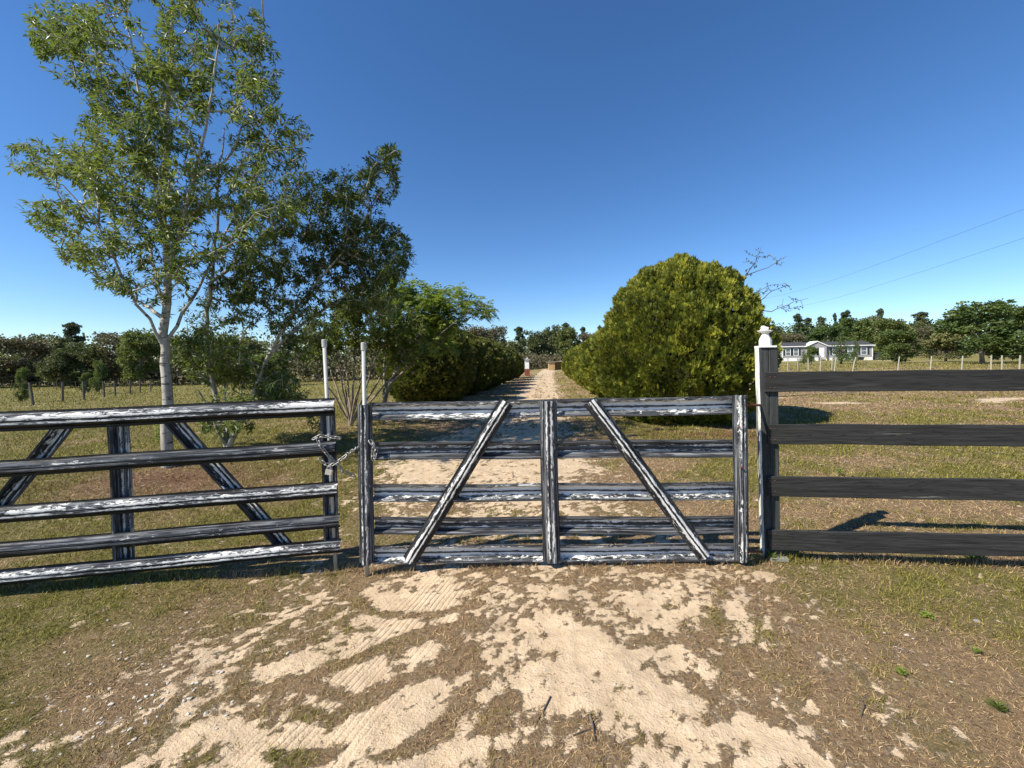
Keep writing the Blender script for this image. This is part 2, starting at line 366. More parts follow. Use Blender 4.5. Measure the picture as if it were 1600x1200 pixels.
smask = gm.ramp(gm.math('ADD', sa, gm.math('MULTIPLY', gm.math('SUBTRACT', nf, .5), 2.4)), [(.12, 0.), (.48, 1.)])
gm.col(gm.mix(smask, turf, sand_c))
ribw = gm.math('ABSOLUTE', gm.math('SINE', gm.math('MULTIPLY', rb, 100.0)))
ribh = gm.math('MULTIPLY', gm.math('MULTIPLY', gm.math('POWER', ribw, 6.0), rm), gm.math('MULTIPLY', gm.ramp(nl, [(.35, .15), (.6, 1.)]), -.2))
rough_h = gm.math('MULTIPLY', gm.math('SUBTRACT', 1.0, smask), gm.math('MULTIPLY', nf, 1.6))
h = gm.math('ADD', gm.math('ADD', gm.math('MULTIPLY', nw, .18), rough_h), gm.math('ADD', ribh, gm.math('MULTIPLY', nm, .6)))
gm.bump(h, 1.0, .03)
M['ground'] = gm.m
for nm_, sel in (('ground', ~isd), ('driveway', isd)):
    used, inv = np.unique(Q[sel], return_inverse=True)
    mb = MB().add(np.stack([x, y, Z], 1)[used], [inv.reshape(-1, 4)], sand=sd[used], green=gn[used], litter=lt[used], rib=rib[used], ribm=ribm[used])
    tag(mb.build(nm_, M['ground'], smooth=True), kind='structure')
# ---------------------------------------------------------------- grass blades (nobody could count them)
bm_ = NT('grass_blades', .6); c = bm_.attr('tint', 'Vector'); bm_.l(c, bm_.b.inputs['Base Color'])
tr = bm_.n('ShaderNodeBsdfTranslucent'); bm_.l(c, tr.inputs[0]); mx = bm_.n('ShaderNodeMixShader'); mx.inputs[0].default_value = .25
bm_.l(bm_.b.outputs[0], mx.inputs[1]); bm_.l(tr.outputs[0], mx.inputs[2]); bm_.l(mx.outputs[0], bm_.N['Material Output'].inputs[0])
M['blade'] = bm_.m
def blades(name, N, d0, d1, label, kind_up=0, lenb=.03, lo=0, keepf=None, wid=.0011):
    D = np.exp(rng.uniform(np.log(d0), np.log(d1), N)); xx = rng.uniform(-1, 1, N) * (1.32 * D + .4); yy = D
    s, gq, lt_ = masks(xx, yy)
    tu = fbm(xx * 22, yy * 22, 140, 3); thr = np.where(s < .02, .22, .38 + .40 * s); keep = rng.random(N) < np.clip((tu - thr) / .10 + .5, 0, 1) * (1 - .5 * s) + .05
    if keepf is not None: keep &= keepf(xx, yy, gq, s)
    xx, yy, s, gq, lt_, D = [q[keep] for q in (xx, yy, s, gq, lt_, D)]; N = len(xx)
    fc = (D / 2.2) ** .6; fc = np.maximum(fc, .8)
    clump = fbm(xx * 5, yy * 5, 90, 3)
    L = lenb * fc * rng.uniform(.3, 1.5, N) * (.45 + 1.0 * clump) * (1 - .45 * s)
    Wd = wid * np.maximum(D / 2.0, .8) ** .9 * rng.uniform(.7, 1.5, N)
    isg = rng.random(N) < sstep(.25, .85, gq + (clump - .5) * .9)
    az = rng.uniform(0, 2 * np.pi, N); el = np.where(isg, rng.uniform(.15, 1.1, N), rng.uniform(-.02, .55, N))
    if kind_up: el = rng.uniform(.5, 1.3, N)
    dx, dy = np.cos(az), np.sin(az)
    z0 = surf(xx, yy) - .002
    bend = rng.uniform(-.5, .6, N)
    p0 = np.stack([xx, yy, z0], 1)
    p1 = p0 + np.stack([dx * np.cos(el), dy * np.cos(el), np.sin(el)], 1) * (L * .55)[:, None]
    el2 = el - bend; az2 = az + rng.uniform(-.6, .6, N)
    p2 = p1 + np.stack([np.cos(az2) * np.cos(el2), np.sin(az2) * np.cos(el2), np.sin(el2)], 1) * (L * .5)[:, None]
    p2[:, 2] = np.maximum(p2[:, 2], z0 + .003)
    sv = np.stack([-dy, dx, rng.uniform(-.6, .6, N)], 1) * Wd[:, None]
    V = np.stack([p0 - sv, p0 + sv, p1 - sv * .8, p1 + sv * .8, p2], 1).reshape(-1, 3)
    k = np.arange(N)[:, None] * 5
    t = rng.random((N, 1)); t2 = rng.random((N, 1))
    green = np.array([.095, .088, .018]) * (1 - t) + np.array([.33, .29, .06]) * t
    straw = np.array([.19, .115, .055]) * (1 - t) + np.array([.66, .47, .25]) * t
    straw = np.where(t2 < .2, np.array([.11, .075, .055]) + t * .06, straw)
    lit = np.array([.20, .09, .05]) * (1 - t) + np.array([.10, .05, .03]) * t
    straw = np.where(((s > .6) & (rng.random(N) < .6))[:, None], np.array([.16, .11, .07]), straw); colr = np.where(isg[:, None], green, straw); colr = np.where((rng.random(N) < lt_ * .8)[:, None], lit, colr)
    colr = np.repeat(colr[:, None], 5, 1).reshape(-1, 3)
    mb = MB().add(V, [k + np.array([[0, 1, 3, 2]]), k + np.array([[2, 3, 4]])], tint=colr)
    return tag(mb.build(name, M['blade']), label, 'grass', kind='stuff')
blades('dry_grass', 520000, 1.05, 15, 'short patchy brown and olive grass over the sandy ground')
blades('dry_grass', 260000, 2.0, 3.4, 'longer dry grass left standing along the foot of the gates and fence', lenb=.045, kind_up=1, keepf=lambda X, Y, g_, s_: (np.abs(Y - np.where(X > 1.7, 2.855 - .11 * (X - 1.8), np.where(X > -1.0, 2.80, 2.86 + .145 * (X + 1.2)))) < .035 + .03 * rng.random(len(X))) & (rng.random(len(X)) < np.where(X > 1.7, .8, .35)))
blades('far_grass', 90000, 15, 60, 'thin olive and tan pasture grass beyond the gate', lenb=.03, wid=.0014)
# ---------------------------------------------------------------- gates
def line_plane(A, B):                                  # vertical plane through two plan points; returns pixel -> point
    A = Vector((A[0], A[1])); B = Vector((B[0], B[1])); d = (B - A).normalized(); nrm = Vector((d.y, -d.x))      # towards the camera
    def f(px, py, off=0):
        r_ = ray(px, py); A2 = A + nrm * off
        k = (A2.x * nrm.x + A2.y * nrm.y) / (r_[0] * nrm.x + r_[1] * nrm.y)
        return Vector((r_[0] * k, k, EYE + r_[2] * k))
    return f, Vector((nrm.x, nrm.y, 0)), Vector((d.x, d.y, 0))
PROF = [(-.5, 0, .35), (-.37, 0, .5), (-.22, .93, .55), (-.13, 1, 1), (-.05, 1, .7), (-.03, .88, .3), (.03, .88, .3), (.05, 1, .7), (.13, 1, 1), (.22, .93, .8), (.37, 0, .5), (.5, 0, .35)]
PLEFT = [(s, q, 0 if (s < -.2 or s > .45) else w_ * .78) for s, q, w_ in PROF]  # left rails: underside shade painted as black lower slope, top lip black too
def beam(name, P0, P1, N, mat, parent, width=.108, depth=.036, seed=0, prof=None):
    """pressed steel channel with its ridge towards N"""
    P0, P1 = Vector(P0), Vector(P1); d = P1 - P0; L = d.length; d.normalize(); N = (N - d * N.dot(d)).normalized(); S = N.cross(d).normalized()
    if S.z < 0: S = -S
    t = .0022; PR = prof or PROF; outer = [(s * width, q * depth, w_) for s, q, w_ in PR]; inner = [(s * width * .985, q * depth - t, w_) for s, q, w_ in PR][::-1]
    loop = outer + inner; m = len(loop); K = max(2, int(L / .06)); V = []; uv = []; wr = []
    r_ = random.Random(seed); ph = r_.uniform(0, 6)
    for i in range(K + 1):
        u = i / K * L; wob = .0022 * math.sin(u * 5 + ph); 
        for j, (s, q, w_) in enumerate(loop):
            dent = .0018 * math.sin(u * 23 + ph * 3 + s * 40) 
            p = P0 + d * u + S * (s + wob) + N * (q + wob + dent * (q > .5 * depth)); V.append(tuple(p)); uv.append((u + seed * 1.37, s, q)); wr.append(w_)
    qd = [(i * m + j, i * m + (j + 1) % m, (i + 1) * m + (j + 1) % m, (i + 1) * m + j) for i in range(K) for j in range(m)]
    kk = len(outer)
    caps = [(j, j + 1, m - 2 - j, m - 1 - j) for j in range(kk - 1)]; caps2 = [tuple(K * m + q for q in c[::-1]) for c in caps]
    return MB().add(V, [np.array(qd), np.array(caps), np.array(caps2)], puv=np.array(uv), wear=np.array(wr)).build(name, mat, parent)
H_, Md, Lt = M['gate_heavy'], M['gate_mid'], M['gate_light']
# right gate: rails show their hollow side, uprights and braces stand proud
rA, rB = P(570, HORIZ, 2.80), P(1157, HORIZ, 2.75)
RG, RN, RD = line_plane(rA, rB)
gate = root_at('farm_gate', (RG(865, 876).x, RG(865, 876).y, .04), 'closed black gate of worn channel steel with three uprights, hinged to the tall post', 'gate', 'black metal farm gates')
gate_inv = None
def into(parent, o):                                   # keep world position when the thing's base is elsewhere
    o.parent = parent; o.location = -parent.location; return o
rails = [(578, 643.5, 1152, 632.5, H_), (580, 705, 1152, 700, Lt), (582, 771, 1152, 767, H_), (583, 822, 1153, 820, Lt), (584, 867, 1154, 863, H_)]
for i, (x0, y0, x1, y1, m_) in enumerate(rails):
    into(gate, beam('rail', RG(x0, y0, 0), RG(x1, y1, 0), -RN, m_, gate, .122, seed=i + 1))
into(gate, beam('upright', RG(570, 632, .004), RG(573.5, 879, .004), RN, Lt, gate, .104, .04, 11))
into(gate, beam('upright', RG(856.5, 626, .004), RG(861.5, 876, .004), RN, Lt, gate, .118, .04, 12))
into(gate, beam('upright', RG(1156, 617, .004), RG(1158.5, 875, .004), RN, Lt, gate, .100, .04, 13))
into(gate, beam('brace', RG(792, 628, .006), RG(640, 876, .006), RN, Md, gate, .100, .036, 14))
into(gate, beam('brace', RG(922, 626, .006), RG(1101, 868, .006), RN, M['gate_brace'], gate, .100, .036, 15))
for px, py in ((563, 681), (563, 736), (1155, 667), (1158, 730)):
    mb = MB(); c = RG(px, py, .010 if px < 600 else .05); tube(mb, [c - RN * .006, c + RN * .010], [.007, .005], 8); into(gate, mb.build('bolt', M['rust'], gate))
# left gate: the other way round, standing a little open towards the camera
lA, lB = P(0, HORIZ, 2.50), P(528, HORIZ, 2.86)
LG, LN, LD = line_plane(lA, lB)
lg = root_at('farm_gate', (LG(400, 870).x, LG(400, 870).y, .04), 'black gate leaf of rounded worn rails on the left, swung slightly towards the camera', 'gate', 'black metal farm gates')
XL = -175
def ext(y0, y1, x1, x=XL): return y0 + (y1 - y0) * (x / x1)       # straight in the picture, straight in the plane
lr = [(659.5, 523, 635, H_, .124), (732.5, 525, 699.5, Lt, .105), (804, 528, 763.5, H_, .108), (860, 531, 812.5, Lt, .100), (902.5, 533, 851.5, H_, .098)]
for i, (y0, x1, y1, m_, w_) in enumerate(lr):
    into(lg, beam('rail', LG(XL, ext(y0, y1, x1), 0), LG(x1, y1, 0), LN, m_, lg, w_, .040, 20 + i, PLEFT))
into(lg, beam('upright', LG(184, 660, -.004), LG(195, 880, -.004), -LN, Lt, lg, .125, .04, 31))
into(lg, beam('upright', LG(511, 637, -.004), LG(519, 850, -.004), -LN, Lt, lg, .100, .04, 32))
into(lg, beam('upright', LG(XL + 18, 672, -.004), LG(XL + 18, 930, -.004), -LN, Lt, lg, .100, .04, 33))
into(lg, beam('brace', LG(268, 655, -.006), LG(452, 862, -.006), -LN, M['gate_brace'], lg, .105, .036, 34))
into(lg, beam('brace', LG(103, 662, -.006), LG(-62, 868, -.006), -LN, Md, lg, .105, .036, 35))
# white plastic pipes stuck down through the gate ends
def pipe(px0, py0, px1, py1, pl, off, label):
    a = pl(px0, py0, off); b = pl(px1, py1, off); b.z = min(b.z, float(surf(b.x, b.y)) - .02); 
    r_ = root_at('plastic_pipe', b, label, 'pipe', 'white pipes pinning the gates'); mb = MB(); tube(mb, [b - b, a - b], .0132, 14); mb.build('pipe_tube', M['pvc'], r_, True)
    mb = MB(); d = (a - b).normalized(); tube(mb, [a - b - d * .045, a - b + d * .004, a - b + d * .008], [.0175, .0175, .014], 14); mb.build('coupling', M['pvc'], r_)
pipe(506.5, 532, 525, 897, LG, -.022, 'taller white pipe standing behind the rails at the end of the left gate')
pipe(568, 537, 574, 907, RG, .022, 'white pipe rising out of the first upright of the closed gate')
# chains
def chain(name, paths, label):
    mb = MB(); step = .030
    for pts in paths:
        pts = [Vector(p) for p in pts]; L = [0]
        for a, b in zip(pts[:-1], pts[1:]): L.append(L[-1] + (b - a).length)
        n_ = int(L[-1] / step)
        for k in range(n_):
            u = (k + .5) * step; j = max(i for i in range(len(L)) if L[i] <= u); j = min(j, len(pts) - 2)
            c = pts[j].lerp(pts[j + 1], (u - L[j]) / max(1e-6, L[j + 1] - L[j])); d = (pts[j + 1] - pts[j]).normalized(); a1, a2 = frame(d)
            ang = (k % 2) * math.pi / 2 + .6; s_ = a1 * math.cos(ang) + a2 * math.sin(ang); nn = d.cross(s_)
            ring = []
            for q in range(14):
                t = 2 * math.pi * q / 14; e = .010 if math.cos(t) > 0 else -.010
                cc = c + d * (e + math.cos(t) * .0105) + s_ * math.sin(t) * .0105; rad = (d * math.cos(t) + s_ * math.sin(t)).normalized()
                ring.append([tuple(cc + (rad * math.cos(v) + nn * math.sin(v)) * .0034) for v in [2 * math.pi * z / 6 for z in range(6)]])
            V = [v for r_ in ring for v in r_]; mb.add(V, [np.array([(i * 6 + z, i * 6 + (z + 1) % 6, ((i + 1) % 14) * 6 + (z + 1) % 6, ((i + 1) % 14) * 6 + z) for i in range(14) for z in range(6)])])
    return tag(mb.build(name, M['chain'], None, True), label, 'chain')
f1 = .052
chain('gate_chain', [[LG(489, 686, f1), LG(500, 681, f1), LG(528, 684, f1), LG(530, 686, -.05)],
                     [LG(496, 683, f1), LG(499, 694, f1 + .012), LG(513, 712, f1), LG(524, 722, f1 - .02), LG(537, 737, .02), LG(556, 745, .0)],
                     [LG(499, 716, f1), LG(507, 724, f1), LG(516, 728, f1), LG(530, 720, .05), LG(543, 710, .04), RG(557, 700, .03)],
                     [RG(578, 688, .03), RG(584, 697, .045), RG(582, 712, .04), RG(585, 724, .03)],
                     [RG(557, 700, .03), RG(562, 699, -.045), RG(580, 692, -.04), RG(580, 690, .02)],
                     [RG(581, 690, .02), RG(588, 705, .03), RG(585, 718, .05)]],
      'galvanised chain looped through the ends of both gates to hold them shut')
pc = LG(514, 737, f1 + .012); pr = root_at('padlock', pc - Vector((0, 0, .025)), 'small brass coloured padlock hanging from the gate chain', 'padlock')
mb = MB(); Rm = Matrix.Rotation(R(12), 3, 'Y'); box(mb, (0, 0, .022), (.044, .018, .036), Rm); box(mb, (.001, 0, .022), (.038, .022, .030), Rm); mb.build('lock_body', M['lock'], pr)
mb = MB(); tube(mb, [Vector((-.013, 0, .036)), Vector((-.010, 0, .055)), Vector((-.001, 0, .064)), Vector((.012, 0, .058)), Vector((.017, 0, .034))], .0038, 8); mb.build('shackle', M['chain'], pr, True)
# ---------------------------------------------------------------- board fence
bA, bB = P(1202, HORIZ, 2.855), P(1600, HORIZ, 2.63)
BG, BN, BD = line_plane(bA, bB)
base = BG(1200, 866, 0); base.z = 0
fence = root_at('board_fence', base, 'black four board horse fence with a tall corner post carrying a broken white urn cap', 'fence')
yaw = math.atan2(BD.y, BD.x)
def loc(o, p, rot=None):
    o.parent = fence; o.location = p - base
    if rot: o.rotation_euler = rot
    return o
def board(px0, yt0, yb0, yt1, yb1, seed):
    a = BG(px0, (yt0 + yb0) / 2, .022); b = BG(1600, (yt1 + yb1) / 2, .022); d = b - a; L = 3.75; hgt = .137
    r_ = random.Random(seed); V = []; K = 40; n_ = 8
    for i in range(K + 1):
        u = i / K * L; w0 = .004 * math.sin(u * 1.3 + seed) + .0015 * math.sin(u * 7 + seed * 2); w1 = .0015 * math.sin(u * 9 + seed * 5)
        e = .0025
        for yy, zz in ((-.011, -hgt / 2 + e), (-.011 + e, -hgt / 2), (.011 - e, -hgt / 2), (.011, -hgt / 2 + e), (.011, hgt / 2 - e), (.011 - e, hgt / 2), (-.011 + e, hgt / 2), (-.011, hgt / 2 - e)):
            V.append((u, yy + w0 * .5, zz + w1 + w0 * .6))
    Qd = [(i * 8 + j, (i + 1) * 8 + j, (i + 1) * 8 + (j + 1) % 8, i * 8 + (j + 1) % 8) for i in range(K) for j in range(8)]
    mb = MB().add(V, [np.array(Qd), np.array([list(range(8))]), np.array([[K * 8 + j for j in range(8)][::-1]])])
    o = mb.build('board', M['board']); dn = d.normalized(); loc(o, a, (0, -math.asin(dn.z), math.atan2(dn.y, dn.x))); return o
for i, q in enumerate([(1195, 582, 613, 578, 609), (1199.5, 663, 694, 663.5, 697), (1199, 744, 775, 748, 782), (1200, 827, 858.5, 835, 869)]): board(*q, i + 1)
def nails(px, ys_):
    for yv in ys_:
        yv = yv
        mb = MB(); c = BG(px, yv, .034); tube(mb, [c - BN * .002, c + BN * .0015], [.0035, .003], 8); o = mb.build('nail', M['rust']); into(fence, o); o.parent = fence
for px_ in (1204, 1211): nails(px_, (589, 606, 670, 687, 751, 768, 834, 851))
def bez_post(name, px0, px1, pyt, pxb0, pxb1, pyb, off, dep, mats, wmi=None):
    a = BG(px0, pyt, off); b = BG(px1, pyt, off); c = BG(pxb0, pyb, off); d = BG(pxb1, pyb, off); c.z = min(c.z, -.05); d.z = c.z; b.z = a.z
    bk = -BN * dep; e = .004; V = []; K = 24
    for i in range(K + 1):
        f = i / K; L0 = a.lerp(c, f); R0 = b.lerp(d, f); x_ = (R0 - L0).normalized()
        jl = .0012 * math.sin(f * 31) + .0008 * math.sin(f * 77); L0 = L0 + x_ * jl
        V += [tuple(q) for q in (L0 + x_ * e, R0 - x_ * e, R0 - BN * e, R0 + bk + BN * e, R0 + bk - x_ * e, L0 + bk + x_ * e, L0 + bk + BN * e, L0 - BN * e)]
    Qd = [(i * 8 + j, i * 8 + (j + 1) % 8, (i + 1) * 8 + (j + 1) % 8, (i + 1) * 8 + j) for i in range(K) for j in range(8)]
    sel = np.array([q % 8 in (5, 6, 7) for q in range(len(Qd))]); Qd = np.array(Qd)[:, ::-1]
    mb = MB(); mb.v.append(np.array(V)); mb.n = len(V)
    mb.f += [Qd[~sel], Qd[sel], np.array([list(range(8))]), np.array([[K * 8 + j for j in range(8)][::-1]])]
    mb.mi += [np.zeros((~sel).sum(), int), np.full(sel.sum(), 1 if wmi else 0), np.zeros(1, int), np.zeros(1, int)]
    o = mb.build(name, mats); into(fence, o); o.parent = fence; return o
bez_post('post', 1184.5, 1201, 543, 1194, 1206, 867, .008, .062, [M['postwood'], M['postwhite']], True)
bez_post('backing_board', 1201.4, 1215.8, 544, 1206, 1219.5, 861, .0095, .055, M['postwood'])
mb = MB(); fp = BG(1213, 867, 0); box(mb, (fp.x, fp.y, .0), (.12, .09, .02), Matrix.Rotation(yaw, 3, 'Z')); o = mb.build('concrete_footing', plain('dirty_concrete', (.24, .24, .19), .9)); into(fence, o); o.parent = fence
bez_post('post', 1852, 1885, 545, 1852, 1885, 900, .008, .12, M['postwood'])
# broken white urn on the post top
tc = BG(1196, 543, -.03); ur = MB()
box(ur, (tc.x, tc.y, tc.z + .006), (.105, .10, .012), Matrix.Rotation(yaw, 3, 'Z'))
lathe(ur, (tc.x, tc.y, tc.z + .012), [(.039, 0), (.040, .036), (.037, .045), (.027, .068), (.021, .082), (.023, .088), (.048, .103), (.049, .108), (.034, .110)], 8, rot=.4 + yaw)
box(ur, (tc.x - .004, tc.y, tc.z + .132), (.034, .03, .030), Matrix.Rotation(.35, 3, 'Y')); box(ur, (tc.x - .016, tc.y, tc.z + .142), (.016, .024, .016), Matrix.Rotation(.8, 3, 'Y'))
o = ur.build('urn_cap', M['plaster']); into(fence, o); o.parent = fence
# gate hinges on the post
for py in (633, 862):
    mb = MB(); a = RG(1165, py, .015); b = BG(1190, py, -.01); tube(mb, [a, a.lerp(b, .5), b], .008, 8); tube(mb, [a - Vector((0, 0, .02)), a + Vector((0, 0, .02))], .012, 8)
    into(gate, mb.build('hinge', M['rust'], gate))
# ---------------------------------------------------------------- tree builder
def grow(skel, tips, zb=.25, up=.35):
    """skel: list of polylines [(p, r), ...]; tips: points. returns nodes, parents, radius, list of tip node ids"""
    N = []; par = []; rad = []; depthc = []
    for pl in skel:
        pts = [Vector(p) for p, _ in pl]; rs = [r for _, r in pl]; prev = -1
        if N:
            d = [(Vector(q) - pts[0]).length for q in N]; prev = int(np.argmin(d)) if min(d) < .8 else -1
        for i in range(len(pts)):
            segs = 1 if i == 0 else max(1, int((pts[i] - pts[i - 1]).length / .18))
            for s in range(segs):
                f = (s + 1) / segs; p = pts[i] if i == 0 else pts[i - 1].lerp(pts[i], f); r_ = rs[i] if i == 0 else rs[i - 1] * (1 - f) + rs[i] * f
                if i == 0 and prev >= 0 and (Vector(N[prev]) - p).length < .05: continue
                jit = Vector((random.gauss(0, .012), random.gauss(0, .012), 0)) if i else Vector((0, 0, 0))
                N.append(tuple(p + jit)); par.append(prev); rad.append(r_); prev = len(N) - 1
    base_n = len(N); arr = np.array(N); A_ = np.zeros((base_n + len(tips) * 8 + 10, 3)); A_[:base_n] = arr; cnt = base_n
    T = np.array([tuple(t) for t in tips]); dd = np.array([np.min(((arr - t) ** 2).sum(1)) for t in T]); tid = []
    for t in T[np.argsort(dd)]:
        B_ = A_[:cnt]; d = np.sqrt(((B_ - t) ** 2).sum(1)) + up * np.maximum(0, B_[:, 2] - t[2] + zb); j = int(np.argmin(d))
        a = Vector(A_[j]); t_ = Vector(t); L = (t_ - a).length; k = max(1, min(6, int(L / .14))); prev = j
        side = Vector((random.gauss(0, 1), random.gauss(0, 1), random.gauss(0, .5) - .5)) * L * .07
        for s in range(k):
            f = (s + 1) / k; p = a.lerp(t_, f) + side * math.sin(f * math.pi); A_[cnt] = p; par.append(prev); rad.append(0); prev = cnt; cnt += 1
        tid.append(prev)
    leafc = np.zeros(cnt); 
    for t in tid: leafc[t] += 1
    for i in range(cnt - 1, -1, -1):
        if par[i] >= 0: leafc[par[i]] += leafc[i]
    rr = np.maximum(np.array(rad), .0021 * np.power(np.maximum(leafc, 1), .45)); rr = np.where(np.array(rad) > 0, np.array(rad), np.minimum(rr, .03))
    return A_[:cnt], par, rr, tid
def wood(A_, par, rr, name, mat, parent, rs=1.0, n_=6):
    idx = [i for i in range(len(A_)) if par[i] >= 0]; a = A_[[par[i] for i in idx]]; b = A_[idx]; ra = rr[[par[i] for i in idx]] * rs; rb_ = rr[idx] * rs
    ra = np.minimum(ra, rb_ * 1.6 + .001)
    d = b - a; L = np.linalg.norm(d, axis=1, keepdims=True); d = d / np.maximum(L, 1e-6); ref = np.where(np.abs(d[:, 2:3]) < .95, [[0, 0, 1.]], [[1., 0, 0]])
    x_ = np.cross(d, ref); x_ /= np.linalg.norm(x_, axis=1, keepdims=True); 
    x_ = np.where(np.abs(d[:, 2:3]) > .6, np.cross(np.cross(d, [[1., 0, 0]]), d), x_); x_ /= np.linalg.norm(x_, axis=1, keepdims=True); y_ = np.cross(d, x_)
    t = np.arange(n_) * 2 * np.pi / n_; b = b + d * (rb_ * .25)[:, None]
    ring = lambda c, r_: c[:, None] + (x_[:, None] * np.cos(t)[None, :, None] + y_[:, None] * np.sin(t)[None, :, None]) * r_[:, None, None]
    V = np.concatenate([ring(a, ra), ring(b, rb_)], 1).reshape(-1, 3); k = np.arange(len(idx))[:, None] * 2 * n_
    q = np.array([[i, (i + 1) % n_, n_ + (i + 1) % n_, n_ + i] for i in range(n_)]); F_ = (k[:, None] + q[None]).reshape(-1, 4)
    return MB().add(V, [F_]).build(name, mat, parent, True)
def quads_from(c, dirv, nrm, L, Wd, fold=.25):
    """folded leaves: base, left, tip, right"""
    s = np.cross(dirv, nrm); s /= np.linalg.norm(s, axis=1, keepdims=True) + 1e-9; n2 = np.cross(s, dirv)
    b = c; tip = c + dirv * L[:, None] - n2 * (L * .12)[:, None]; mid = c + dirv * (L * .45)[:, None]
    l = mid + s * Wd[:, None] + n2 * (Wd * fold)[:, None]; r_ = mid - s * Wd[:, None] + n2 * (Wd * fold)[:, None]
    return np.stack([b, l, tip, r_], 1).reshape(-1, 3)
def rdir(n_): v = rng.normal(size=(n_, 3)); return v / np.linalg.norm(v, axis=1, keepdims=True)
def leaves(A_, par, tid, per, L, Wd, droop, spread, name, mat, parent, patch=1.2):
    cs = []; ds = []
    for t in tid:
        p = Vector(A_[t]); q = Vector(A_[par[t]]) if par[t] >= 0 else p - Vector((0, 0, .1)); q2 = Vector(A_[par[par[t]]]) if par[par[t]] >= 0 else q
        ax = (p - q); ax = ax.normalized() if ax.length > 1e-5 else Vector((0, 0, 1))
        k = max(3, int(random.gauss(per, per * .35)))
        for i in range(k):
            f = random.random() ** .7; c = q2.lerp(q, min(1, f * 2)) if f < .5 else q.lerp(p, f * 2 - 1)
            sp = Vector((random.gauss(0, 1), random.gauss(0, 1), random.gauss(0, 1))); sp = (sp - ax * sp.dot(ax)).normalized()
            dv = (ax * random.uniform(.3, 1.1) + sp * spread * random.uniform(.5, 1.2) + Vector((0, 0, -droop * random.uniform(.3, 1.3)))).normalized()
            cs.append(c + sp * random.uniform(0, .03)); ds.append(dv)
    c = np.array([tuple(v) for v in cs]); d = np.array([tuple(v) for v in ds]); n_ = len(c); nm_ = rdir(n_) * .8 + np.array([0, 0, 1.])
    LL = L * rng.uniform(.6, 1.25, n_); V = quads_from(c, d, nm_, LL, Wd * LL / L * rng.uniform(.8, 1.2, n_))
    rn = np.clip(.5 + (fbm(c[:, 0] * patch + c[:, 1] * .7, c[:, 2] * patch, 5, 2) - .5) * 1.2 + rng.normal(0, .22, n_), 0, 1)
    k = np.arange(n_)[:, None] * 4
    return MB().add(V, [k + np.array([[0, 2, 1]]), k + np.array([[0, 3, 2]])], rnd=np.repeat(rn, 4)).build(name, mat, parent)
def tips_in(blobs, N, depth0, dr, dens_seed=0, hole=.40):
    """blobs: (px, py, rx, ry[, weight]) silhouettes of foliage masses, spread over a real depth range"""
    out = []; a = np.array([b[2] * b[3] * (b[4] if len(b) > 4 else 1) for b in blobs], float); a /= a.sum()
    while len(out) < N:
        b = blobs[int(rng.choice(len(blobs), p=a))]; u, v = rng.uniform(-1, 1, 2)
        if u * u + v * v > 1: continue
        wz = math.sqrt(max(.08, 1 - u * u - v * v)); dz = rng.uniform(-1, 1) * wz * dr * min(1, b[2] / 80 + .3) + rng.normal() * .12
        p = P(b[0] + u * b[2], b[1] + v * b[3], depth0 + dz)
        if fbm(p.x * 1.6 + p.y * 1.1 + 40, p.z * 1.9 + p.y * .6, 200 + dens_seed, 3) < hole: continue
        out.append(p)
    return out
def PL(pts, D): return [(P(q[0], q[1], D + (q[3] if len(q) > 3 else 0)), q[2]) for q in pts]
def tree(name, base_px, D, skel, blobs, N, dr, per, leaf, mats, label, cat, rs=1, hole=.4, droop=.5, spread=.9, seed=0, group=None, zb=.25):
    b = skel[0][0][0]; gz = float(surf(b.x, b.y)); r_ = root_at(name, (b.x, b.y, gz), label, cat, group)
    skel[0][0] = (Vector((b.x, b.y, gz - .1)), skel[0][0][1])
    tp = tips_in(blobs, N, D, dr, seed, hole); A_, par, rr, tid = grow(skel, tp, zb); A_ = A_ - np.array([[b.x, b.y, gz]])
    wood(A_, par, rr, 'trunk', mats[0], r_, rs); leaves(A_, par, tid, per, leaf[0], leaf[1], droop, spread, 'crown', mats[1], r_); return r_
# A: tall pale-barked tree
D = 5.6
skA = [PL([(262,735,.076),(261,640,.066),(258,545,.056)], D), PL([(258,545,.056),(262,450,.046),(255,330,.042),(262,200,.032),(268,80,.022),(273,-50,.012)], D),
       PL([(258,545,.022),(245,520,.020,-.1),(190,430,.014,-.3),(150,350,.010,-.5),(100,290,.008,-.6)], D), PL([(262,530,.024),(300,470,.019,.2),(345,380,.014,.4),(400,270,.012,.5),(430,180,.008,.6)], D),
       PL([(256,350,.03),(225,220,.020,.3),(208,80,.013,.5),(195,0,.008,.5)], D), PL([(260,440,.035),(290,330,.022,-.3),(320,200,.015,-.5),(345,40,.009,-.6)], D),
       PL([(257,480,.03),(230,380,.02,.5),(180,280,.012,.8),(150,200,.008,1)], D), PL([(262,400,.02),(310,330,.014,.5),(350,270,.01,.9)], D), PL([(260,500,.03),(215,470,.018,.4),(160,420,.01,.7)], D)]
blA = [(170,70,115,75),(100,40,65,45,1.2),(330,70,95,80),(250,-90,180,90,.8),(190,200,75,45),(240,170,120,70,.9),(370,130,75,85),(440,215,45,50),(80,250,75,35,1.3),(150,265,90,45),(250,280,130,60),(400,270,90,60),(80,335,55,25,1.2),
       (180,350,120,45),(310,370,120,60),(150,395,60,25),(130,400,30,22),(240,440,60,30,.8),(190,440,45,22,.8),(420,330,60,40)]
tree('tall_tree', (262, 735), D, skA, blA, 2700, 1.25, 17, (.078, .0120), (M['bark_white'], M['leaf_a']), 'tall slender tree with pale bark and narrow olive leaves, tallest in the photo', 'tree', hole=.40, seed=1)
